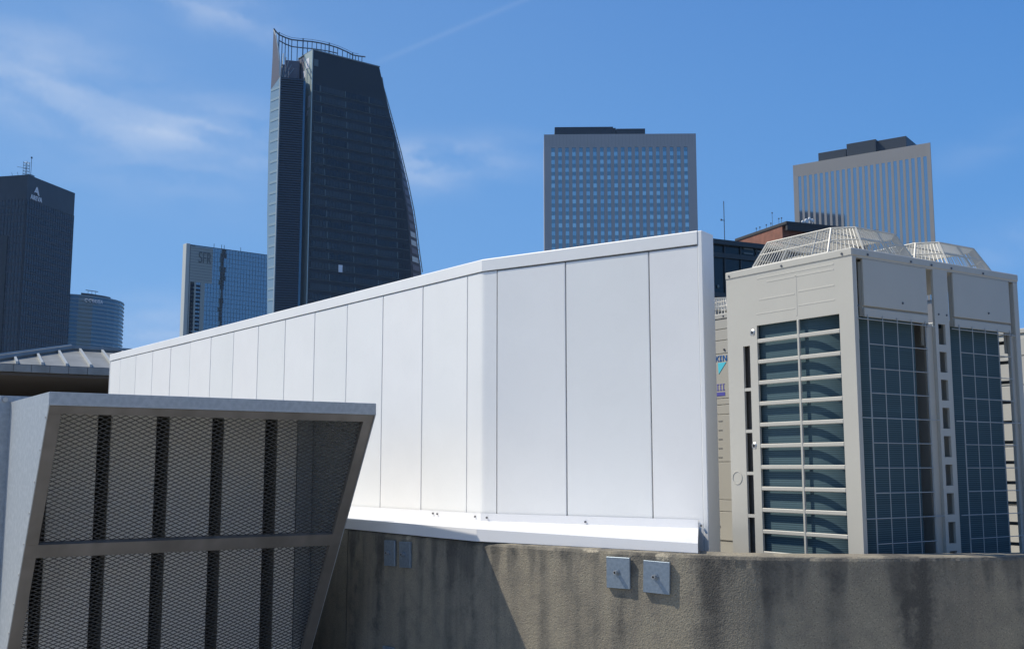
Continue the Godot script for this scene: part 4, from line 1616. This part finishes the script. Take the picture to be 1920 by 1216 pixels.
func tower_glass() -> void:
	var c := on_d(357, 457, 430)
	var T := frame(c.x, -c.z, 0.769, 0.640, BASE)
	var h := c.y - EYE - BASE
	var t := thing("mirror_tower", T, "blue mirror glass tower with dark initials, behind the tall slate tower", "tower")
	var bm := Mb.new()
	bm.slab(PackedVector2Array([Vector2(0.05, -0.35), Vector2(36, -0.35), Vector2(44, -22), Vector2(11.5, -22)]), 0, h - 0.1)
	part(t, "body", bm, mats["slate panel"])
	part(t, "edge_fin", boxmesh(Vector3(-1.6, 0, -3.7), Vector3(0.04, h + 0.2, -0.25), 0.1), mats["tower edge"])
	var rng := RandomNumberGenerator.new()
	rng.seed = 8
	# glazing: each pane tilts by a hair
	var g := Mb.new()
	var pw := 1.3
	var ph := 1.85
	for i in 27:
		for j in 24:
			var x := 0.1 + i * pw
			var y := h - 0.4 - j * ph
			var a := 0.012 * (rng.randf() - 0.5)
			var b := 0.012 * (rng.randf() - 0.5)
			var z := func(dx: float, dy: float) -> float: return -0.2 + a * dx + b * dy
			var x1 := x + pw - 0.10
			var y1 := y - ph + 0.12
			g.quad(Vector3(x, y1, z.call(-0.6, -0.9)), Vector3(x1, y1, z.call(0.6, -0.9)), Vector3(x1, y, z.call(0.6, 0.9)), Vector3(x, y, z.call(-0.6, 0.9)))
	part(t, "glazing", g, mats["mirror glass"], "stuff")
	var gr := Mb.new()
	for i in 28:
		gr.box(Vector3(0.1 + i * pw - 0.09, h - 48.0, -0.3), Vector3(0.1 + i * pw - 0.01, h - 0.2, -0.12))
	for j in 25:
		gr.box(Vector3(0.1, h - 0.38 - j * ph, -0.3), Vector3(35.5, h - 0.30 - j * ph, -0.13))
	part(t, "mullion_grid", gr, mats["mullion"], "stuff")
	# light stone corner bay with strips of windows on the left
	var bay := Mb.new()
	mat("bay stone", lin(0.36, 0.40, 0.39), 0.5)
	mat("bay letter", lin(0.13, 0.15, 0.16), 0.5)
	part(t, "stone_bay", boxmesh(Vector3(0.12, h - 15.2, -0.11), Vector3(9.6, h - 0.7, -0.02)), mats["bay stone"])
	bay.box(Vector3(0.12, h - 50.0, -0.11), Vector3(0.5, h - 15.3, -0.02))
	bay.box(Vector3(2.2, h - 50.0, -0.11), Vector3(2.9, h - 15.3, 0.02))
	bay.box(Vector3(4.8, h - 50.0, -0.11), Vector3(6.6, h - 15.3, 0.02))
	part(t, "bay_piers", bay, mats["bay stone"])
	for k in 12:
		var y := h - 1.4 - k * 1.15
		part(t, "bay_course", boxmesh(Vector3(0.12, y - 0.12, -0.018), Vector3(9.6, y, 0.03)), mats["mullion"])
	for k in 16:
		var y := h - 16.2 - k * 1.6
		part(t, "bay_window", boxmesh(Vector3(2.9, y - 0.9, -0.08), Vector3(4.8, y, -0.02)), mats["dark glass"])
		part(t, "bay_window", boxmesh(Vector3(0.5, y - 0.9, -0.08), Vector3(2.2, y, -0.02)), mats["dark glass"])
	lettering(t, "name_lettering", "SFR", 4.4, 5.2, Vector3(6.1, h - 5.0, 0.05), 0.3, mats["bay letter"], false)
	for q in [[401.0, 459.0], [415.0, 462.5], [420.0, 463.0], [451.0, 466.5]]:
		var p := on_f(T, q[0], q[1], -1.0)
		var r := thing("roof_antenna", T, "tiny antenna on the mirror glass tower roof", "antenna", "antennas on the mirror tower")
		var m := Mb.new()
		m.tube([Vector3(p.x, h - 0.1, -1.0), Vector3(p.x, h + 1.6, -1.0)], 0.12, 4)
		part(r, "rod", m, mats["rail metal"])
	# narrow white slab tower peeping out beside the slate tower
	var w0 := on_d(493.5, 513.0, 520)
	var T2 := frame(w0.x, -w0.z, 1.0, 0.1, BASE)
	var w := thing("white_tower", T2, "narrow white building sliver between the mirror and slate towers", "tower")
	var hh := w0.y - EYE - BASE
	part(w, "body", boxmesh(Vector3(0, 0, -15), Vector3(9, hh, 0), 0.3), mats["tower edge"])
	for k in 14:
		part(w, "window_row", boxmesh(Vector3(0.4, hh - 3.0 - k * 3.2, 0.01), Vector3(2.0, hh - 1.8 - k * 3.2, 0.06)), mats["teal glass"])

func tower_slate() -> void:
	var c := on_d(587, 94, 400)
	var T := frame(c.x, -c.z, 0.789, 0.614, BASE)
	var h := c.y - EYE - BASE
	var t := thing("slate_tower", T, "tall black-fronted tower widening downward, with pointed fin and curved roof railing", "tower")
	# front outline
	var right := [[711.0, 126.0], [718.0, 158.0], [728.0, 202.0], [739.0, 247.0], [747.0, 295.0], [754.0, 342.0], [762.5, 394.0], [767.5, 443.0], [771.0, 515.0]]
	var rp := []
	var poly := PackedVector2Array([Vector2(0, 0), Vector2(0, h)])
	for q in right:
		var p := on_f(T, q[0], q[1])
		if q[0] == 711.0:
			p.y = h
		rp.append(Vector2(p.x, p.y))
		poly.append(Vector2(p.x, p.y))
	var foot := Vector2(rp[-1].x + 2.5, 0)
	rp.append(foot)
	poly.append(foot)
	var m := Mb.new()
	m.prism(poly, -12.0, 0.0)
	part(t, "body", m, mats["slate panel"])
	var edge_x := func(y: float) -> float:
		for i in rp.size() - 1:
			if y <= rp[i].y and y >= rp[i + 1].y:
				return lerpf(rp[i].x, rp[i + 1].x, (rp[i].y - y) / (rp[i].y - rp[i + 1].y))
		return rp[0].x
	var rg := Mb.new()
	rg.prism(poly, -12.2, -12.01)
	mat("rear glass", lin(0.14, 0.27, 0.42), 0.15, 0.6)
	part(t, "rear_glazing", rg, mats["rear glass"])
	part(t, "rear_pier", boxmesh(Vector3(12.0, 0, -12.6), Vector3(14.0, h - 8.0, -12.21)), mats["louvre dark"])
	# window rows: four bays of dark glass, separated by pale marks
	var y := h - 13.2
	var row := 0
	var rng := RandomNumberGenerator.new()
	rng.seed = 15
	while y > h - 105.0:
		var fall := (h - y) / 100.0
		var ex: float = edge_x.call(y) - 0.9
		var bays := [0.8, 2.2 + 6.6 * fall * 1.2, 13.0 + 6.6 * fall * 1.2, 23.7 + 6.4 * fall * 1.2, min(34.4 + 6.0 * fall, ex)]
		for k in 4:
			var x0: float = bays[k] + 0.25
			var x1: float = min(bays[k + 1] - 0.25, ex)
			if x1 - x0 < 1.5:
				continue
			part(t, "window", boxmesh(Vector3(x0, y - 2.35, 0.01), Vector3(x1, y - 0.2, 0.12 + rng.randf() * 0.04)), mats[["night glass", "night glass b", "night glass c", "night glass"][rng.randi() % 4]])
		for k in range(1, 5):
			if bays[k] + 0.4 < ex:
				part(t, "pale_mark", boxmesh(Vector3(bays[k] - 0.22, y - 2.5, 0.02), Vector3(bays[k] + 0.18, y - 0.1, 0.25)), mats["slate mark"])
		part(t, "sill_line", boxmesh(Vector3(0.3, y - 2.75, 0.01), Vector3(ex + 0.4, y - 2.6, 0.2)), mats["slate mark"])
		y -= 4.02
		row += 1
	var mu := Mb.new()
	var yy := h - 13.4
	while yy > h - 105.0:
		var ex: float = edge_x.call(yy) - 0.9
		var x := 1.6
		while x < ex:
			mu.box(Vector3(x, yy - 2.1, 0.1), Vector3(x + 0.12, yy, 0.2))
			x += 1.33
		yy -= 4.02
	part(t, "mullions", mu, mats["dark rib"], "stuff")
	# one window painted white to stand for a bright sky reflection
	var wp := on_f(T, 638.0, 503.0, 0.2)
	part(t, "painted_glint_window", boxmesh(Vector3(wp.x - 0.85, wp.y - 1.45, 0.17), Vector3(wp.x + 0.85, wp.y + 1.35, 0.30)), mats["white print"])
	var lp := on_f(T, 592.5, 117.0, 0.2)
	part(t, "vent_panel", boxmesh(Vector3(lp.x - 0.8, lp.y - 1.4, 0.02), Vector3(lp.x + 1.0, lp.y + 1.3, 0.12)), mats["slate mark"])
	part(t, "parapet_cap", boxmesh(Vector3(-0.3, h, -12.2), Vector3(rp[0].x + 0.2, h + 0.45, 0.25), 0.05), mats["steel rail"])
	# pale left return
	var lr := Mb.new()
	lr.box(Vector3(-0.35, 0, -6.6), Vector3(-0.01, h, 0.15))
	var ret := part(t, "pale_return", lr, mats["pale cladding"])
	var lr2 := Mb.new()
	lr2.box(Vector3(-0.30, h - 14.0, -14.0), Vector3(-0.01, h - 0.5, -6.61))
	part(t, "grey_return", lr2, mats["fin metal"])
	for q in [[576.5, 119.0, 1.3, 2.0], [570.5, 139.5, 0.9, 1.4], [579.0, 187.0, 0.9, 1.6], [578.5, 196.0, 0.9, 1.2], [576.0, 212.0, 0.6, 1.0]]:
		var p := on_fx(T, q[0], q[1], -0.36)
		part(ret, "painted_glint_pane", boxmesh(Vector3(-0.42, p.y - q[3], p.z - q[2]), Vector3(-0.36, p.y + q[3], p.z + q[2])), mats["white print"])  # bright reflections in these windows, painted as white panes
	# curved right flank with pale windows and an outer ladder of glass fins
	var sil := [[716.0, 145.0], [719.0, 163.0], [728.5, 197.0], [738.0, 232.0], [752.0, 285.0], [765.0, 340.0], [776.0, 394.0], [781.5, 430.0], [786.0, 468.0], [792.0, 510.0]]
	var fl := Mb.new()
	var outer := []
	for q in sil:
		outer.append(on_f(T, q[0] - 2.2, q[1], -4.0))
	var ladder := []
	for q in sil:
		ladder.append(on_f(T, q[0], q[1], -4.2))
	outer.append(outer[-1] + Vector3(3, -40, 0))
	for i in outer.size() - 1:
		var a: Vector3 = outer[i]
		var b: Vector3 = outer[i + 1]
		var a2 := Vector3(edge_x.call(a.y), a.y, -0.02)
		var b2 := Vector3(edge_x.call(b.y), b.y, -0.02)
		fl.quad(b2, b, a, a2)
	part(t, "flank", fl, mats["dark rib"])
	var out_at := func(y: float) -> Vector3:
		for i in outer.size() - 1:
			if y <= outer[i].y and y >= outer[i + 1].y:
				return outer[i].lerp(outer[i + 1], (outer[i].y - y) / (outer[i].y - outer[i + 1].y))
		return outer[0]
	for k in 20:
		var ya := h - 34.0 - k * 3.35
		var yc := ya - 2.1
		var w := Mb.new()
		var cr := []
		for q in [[yc, 0.14], [yc, 0.80], [ya, 0.80], [ya, 0.14]]:
			var o: Vector3 = out_at.call(q[0])
			cr.append(Vector3(edge_x.call(q[0]), q[0], -0.02).lerp(o, q[1]) + Vector3(0.12, 0, 0.14))
		w.quad(cr[0], cr[1], cr[2], cr[3])
		part(t, "flank_window", w, mats["tower edge"] if k in [9, 10, 12, 15] else mats["fin metal"])
	var la := Mb.new()
	var inner := []
	for q in ladder:
		inner.append(q + Vector3(-1.3, 0, 0.3))
	la.tube(ladder, 0.22, 5)
	la.tube(inner, 0.16, 5)
	for i in ladder.size() - 1:
		for s in 4:
			la.tube([ladder[i].lerp(ladder[i + 1], s / 4.0), inner[i].lerp(inner[i + 1], s / 4.0)], 0.12, 4)
	part(t, "outer_ladder", la, mats["steel rail"])
	# louvred slab in front of the left corner
	var sc := on_d(525, 143, 395)
	var S := frame(sc.x, -sc.z, 0.965, 0.262, BASE)
	var rel := T.affine_inverse() * S
	var sh := sc.y - EYE - BASE
	var sr := on_f(S, 569, 147)
	var slab := part(t, "slab_body", boxmesh(Vector3(0.3, 0, -9.0), Vector3(sr.x, sh, -0.5)), mats["louvre dark"])
	slab.transform = rel
	var bl := Mb.new()
	var by := sh - 0.5
	while by > sh - 92.0:
		bl.box(Vector3(0.35, by - 0.42, -0.45), Vector3(sr.x - 0.02, by, -0.02))
		by -= 0.92
	part(t, "louvre_blades", bl, mats["louvre blade"], "stuff").transform = rel
	part(t, "slab_edge", boxmesh(Vector3(sr.x, 0, -1.2), Vector3(sr.x + 0.8, sh - 1.0, 0.1)), mats["teal glass"]).transform = rel
	# left face of the slab, rising to the fin: plane along (-0.714, 0.7)
	var Fp := frame(sc.x, -sc.z, 0.714, -0.70, BASE)
	var fr := T.affine_inverse() * Fp
	var pf := func(u: float, v: float) -> Vector2:
		var q := on_f(Fp, u, v)
		return Vector2(q.x, q.y)
	var face := PackedVector2Array([pf.call(524.5, 144.0), pf.call(507.3, 168.0), pf.call(503.0, 270.0), pf.call(500.5, 400.0), pf.call(500.5, 595.0), Vector2(pf.call(500.5, 595.0).x - 1, 0), Vector2(0, 0)])
	var fm := Mb.new()
	fm.prism(face, -0.5, 0.0)
	part(t, "pale_face", fm, mats["pale glass"]).transform = fr
	var tl := Mb.new()
	tl.tube([Vector3(0.1, 0, 0.05), Vector3(0.1, face[0].y, 0.05)], 0.22, 5)
	part(t, "corner_trim", tl, mats["tower edge"]).transform = fr
	var bands := Mb.new()
	var yb := face[1].y
	while yb > face[1].y - 84.0:
		var fy := (face[1].y - yb) / 84.0
		bands.box(Vector3(lerpf(face[1].x, face[4].x, fy) + 0.2, yb - 0.9, 0.01), Vector3(-0.1, yb, 0.12))
		yb -= 4.02
	part(t, "floor_bands", bands, mat("band glass", lin(0.36, 0.45, 0.47), 0.35, 0.3), "stuff").transform = fr
	var fin := PackedVector2Array([pf.call(524.5, 143.5), pf.call(507.3, 167.5), pf.call(510.5, 110.0), pf.call(512.5, 55.0), pf.call(516.5, 66.0), pf.call(521.0, 90.0), pf.call(523.8, 115.0)])
	var fi := Mb.new()
	fi.prism(fin, -0.4, 0.0)
	part(t, "fin", fi, mats["fin metal"]).transform = fr
	var ft := Mb.new()
	var fpts := []
	for q in [[513.0, 55.0], [517.0, 66.0], [521.2, 90.0], [524.0, 115.0], [524.6, 143.0]]:
		var p: Vector2 = pf.call(q[0], q[1])
		fpts.append(Vector3(p.x, p.y, 0.05))
	ft.tube(fpts, 0.28, 5)
	part(t, "fin_trim", ft, mats["tower edge"]).transform = fr
	# plant behind the low slab roof
	for q in [[527.0, 534.0, 120.0, 0.5], [535.0, 562.0, 112.0, -6.0], [541.0, 556.0, 127.0, -2.0]]:
		var a := on_f(S, q[0], q[2], q[3] - 4.0)
		var b := on_f(S, q[1], q[2], q[3] - 4.0)
		part(t, "roof_plant", boxmesh(Vector3(a.x, sh, q[3] - 6.0), Vector3(b.x, a.y, q[3] - 4.0), 0.1), mats["fin metal"]).transform = rel
	var sc2 := Mb.new()
	for k in 5:
		var a := on_f(S, 527.0 + k * 2.2, 145.0, -2.0)
		var b := on_f(S, 531.0 + k * 5.0, 100.0 + k * 7.0, -5.0)
		sc2.tube([Vector3(a.x, sh, -2.0), b], 0.16, 4)
	part(t, "roof_struts", sc2, mats["steel rail"]).transform = rel
	# curved roof railing: from the fin tip round the roof
	var rail := [[513.5, 54.0], [518.0, 60.0], [523.0, 65.0], [535.0, 70.5], [547.0, 74.5], [568.0, 76.5], [585.0, 78.0], [602.0, 81.0], [617.0, 84.5], [633.0, 89.5], [651.0, 97.5], [661.0, 103.0], [672.0, 105.0], [685.0, 106.5]]
	var rl := []
	for i in rail.size():
		var f := float(i) / (rail.size() - 1)
		rl.append(T.affine_inverse() * on_d(rail[i][0], rail[i][1], 396.0 + 22.0 * f + 6.0 * sin(PI * f)))
	var rm := Mb.new()
	rm.tube(rl, 0.3, 5)
	var lo := []
	for i in range(2, 10):
		lo.append(rl[i] + Vector3(0, -2.3 - 0.6 * sin(PI * (i - 2) / 7.0), 0))
	rm.tube(lo, 0.24, 5)
	part(t, "roof_rail", rm, mats["rail metal"])
	for i2 in range(4, 26):
		var i := i2 / 2
		var p: Vector3 = rl[i] if i2 % 2 == 0 else rl[i].lerp(rl[i + 1], 0.5)
		var big := i2 % 6 == 4
		var post := Mb.new()
		var bot: float = h + 0.1 if i > 4 else sh + 3.0
		post.tube([Vector3(p.x, bot, p.z), Vector3(p.x, p.y + (1.0 if big else 0.2), p.z)], 0.26 if big else 0.17, 4)
		part(t, "rail_post", post, mats["rail metal"])
	var wire := []
	for i in range(2, rl.size() - 1):
		wire.append(rl[i] + Vector3(0, 0.9, 0))
	var wm := Mb.new()
	wm.tube(wire, 0.08, 4)
	part(t, "safety_wire", wm, mats["rail metal"])

func tower_grid() -> Transform3D:
	var c := on_d(1020, 252, 450)
	var T := frame(c.x, -c.z, 1.0, -0.023, BASE)
	var h := c.y - EYE - BASE
	var w := 64.3
	var t := thing("grid_tower", T, "broad grey stone tower with a grid of small blue windows and dark roof crown", "tower")
	part(t, "body", boxmesh(Vector3(0, 0, -30), Vector3(w, h, -0.35)), mats["grey stone"])
	var x0 := 3.05
	var pitchx := 2.95
	var gw := 1.55
	# stone piers stand proud of the glass strips
	var edges := [0.0]
	var glass := []
	for k in 20:
		var x := x0 + k * pitchx
		glass.append(x)
		edges.append(x)
		edges.append(x + gw)
	edges.append(w)
	var top := h - 5.7
	for k in range(0, edges.size(), 2):
		part(t, "pier", boxmesh(Vector3(edges[k], h - 62.0, -0.349), Vector3(edges[k + 1], top, 0.0)), mats["grey stone"])
	part(t, "attic", boxmesh(Vector3(0, top + 0.001, -0.349), Vector3(w, h, 0.0)), mats["grey stone"])
	var pane := BoxMesh.new()
	pane.size = Vector3(gw - 0.04, 1.75, 0.06)
	var rng := RandomNumberGenerator.new()
	rng.seed = 2
	for k in 20:
		part(t, "glass_strip", boxmesh(Vector3(glass[k] + 0.01, h - 62.0, -0.345), Vector3(glass[k] + gw - 0.01, top - 0.01, -0.28)), mats["sky glass"])
		for j in 14:
			var y := h - 8.6 - j * 3.42
			var o := mesh_part(t, "window_pane", pane, mats[["sky pane", "sky pane", "sky pane b", "sky pane c"][rng.randi() % 4]], "", Vector3(glass[k] + gw / 2, y, -0.22))
			o.rotation.x = (rng.randf() - 0.5) * 0.01
	# attic joints
	var j := Mb.new()
	for k in 44:
		j.box(Vector3(0.7 + k * 1.475, top + 0.4, 0.002), Vector3(0.82 + k * 1.475, h - 0.2, 0.03))
	part(t, "attic_joints", j, mats["stone joint"], "stuff")
	for q in [[1040.0, 1150.0, 238.0], [1150.0, 1155.0, 239.5], [1155.5, 1210.0, 241.0]]:
		var a := on_f(T, q[0], q[2], -4.0)
		var b := on_f(T, q[1], q[2], -4.0)
		part(t, "roof_crown", boxmesh(Vector3(a.x, h + 0.001, -24.0), Vector3(b.x - 0.05, a.y, -4.0), 0.1), mats["crown metal"])
	return T

func tower_striped(_a: Transform3D) -> void:
	var c := on_d(1487, 310, 520)
	var T := frame(c.x, -c.z, 0.811, -0.585, BASE)
	var h := c.y - EYE - BASE
	var w := 65.0
	var t := thing("striped_tower", T, "broad beige tower with tall blue vertical glass strips behind the condenser unit", "tower")
	var bm := Mb.new()
	bm.slab(PackedVector2Array([Vector2(0, -0.6), Vector2(w, -0.6), Vector2(w - 10.5, -30), Vector2(8, -30)]), 0, h)
	part(t, "body", bm, mats["beige stone"])
	var top := h - 6.0
	var x0 := 2.45
	var px := 2.69
	var gw := 1.55
	var prev := 0.0
	for k in 23:
		var x := x0 + k * px
		part(t, "pier", boxmesh(Vector3(prev, h - 72.0, -0.599), Vector3(x, top, 0.0)), mats["beige stone"])
		part(t, "glass_strip", boxmesh(Vector3(x + 0.005, h - 72.0, -0.59), Vector3(x + gw - 0.005, top - 0.01, -0.12)), mats["strip glass"])
		prev = x + gw
	part(t, "pier", boxmesh(Vector3(prev, h - 72.0, -0.599), Vector3(w, top, 0.0)), mats["beige stone"])
	part(t, "attic", boxmesh(Vector3(0, top + 0.001, -0.599), Vector3(w, h, 0.0)), mats["beige stone"])
	var j := Mb.new()
	for k in 48:
		j.box(Vector3(0.5 + k * 1.31, top + 0.4, 0.002), Vector3(0.6 + k * 1.31, h - 0.2, 0.03))
	part(t, "attic_joints", j, mats["stone joint"], "stuff")
	for q in [[1534.5, 1587.0, 287.0, -6.0], [1587.5, 1643.0, 270.0, -3.0], [1643.5, 1700.0, 264.0, -6.0]]:
		var a := on_f(T, q[0], q[2], q[3])
		var b := on_f(T, q[1], q[2], q[3])
		var e := on_f(T, q[1], q[2] - (q[1] - q[0]) * 0.14, q[3])
		part(t, "roof_crown", boxmesh(Vector3(a.x, h + 0.001, -24.0), Vector3(b.x - 0.05, maxf(a.y, h + 2.0), q[3]), 0.1), mats["crown metal"])

# ------------------------------------------------------------------ added pale block, unseen at right, that bounces sun onto the shaded sides
func build_bounce_block() -> void:
	var t := thing("added_bounce_block", Transform3D(Basis(), Vector3(3.4, 0.004, 1.0)), "added pale block out of view to the right, bouncing sunlight onto shaded sides", "bounce block")
	var wall := mat("pale render", lin(0.58, 0.56, 0.51), 0.85)
	part(t, "wall", boxmesh(Vector3(0, 0, -3.0), Vector3(3.2, 3.0, 4.5)), wall)
	part(t, "roof", boxmesh(Vector3(-0.15, 3.001, -3.15), Vector3(3.35, 3.16, 4.65), 0.01), mats["zinc roof"])
	part(t, "door", boxmesh(Vector3(-0.03, 0.02, 2.2), Vector3(-0.001, 2.05, 3.1), 0.004), mats["galvanised plate"])
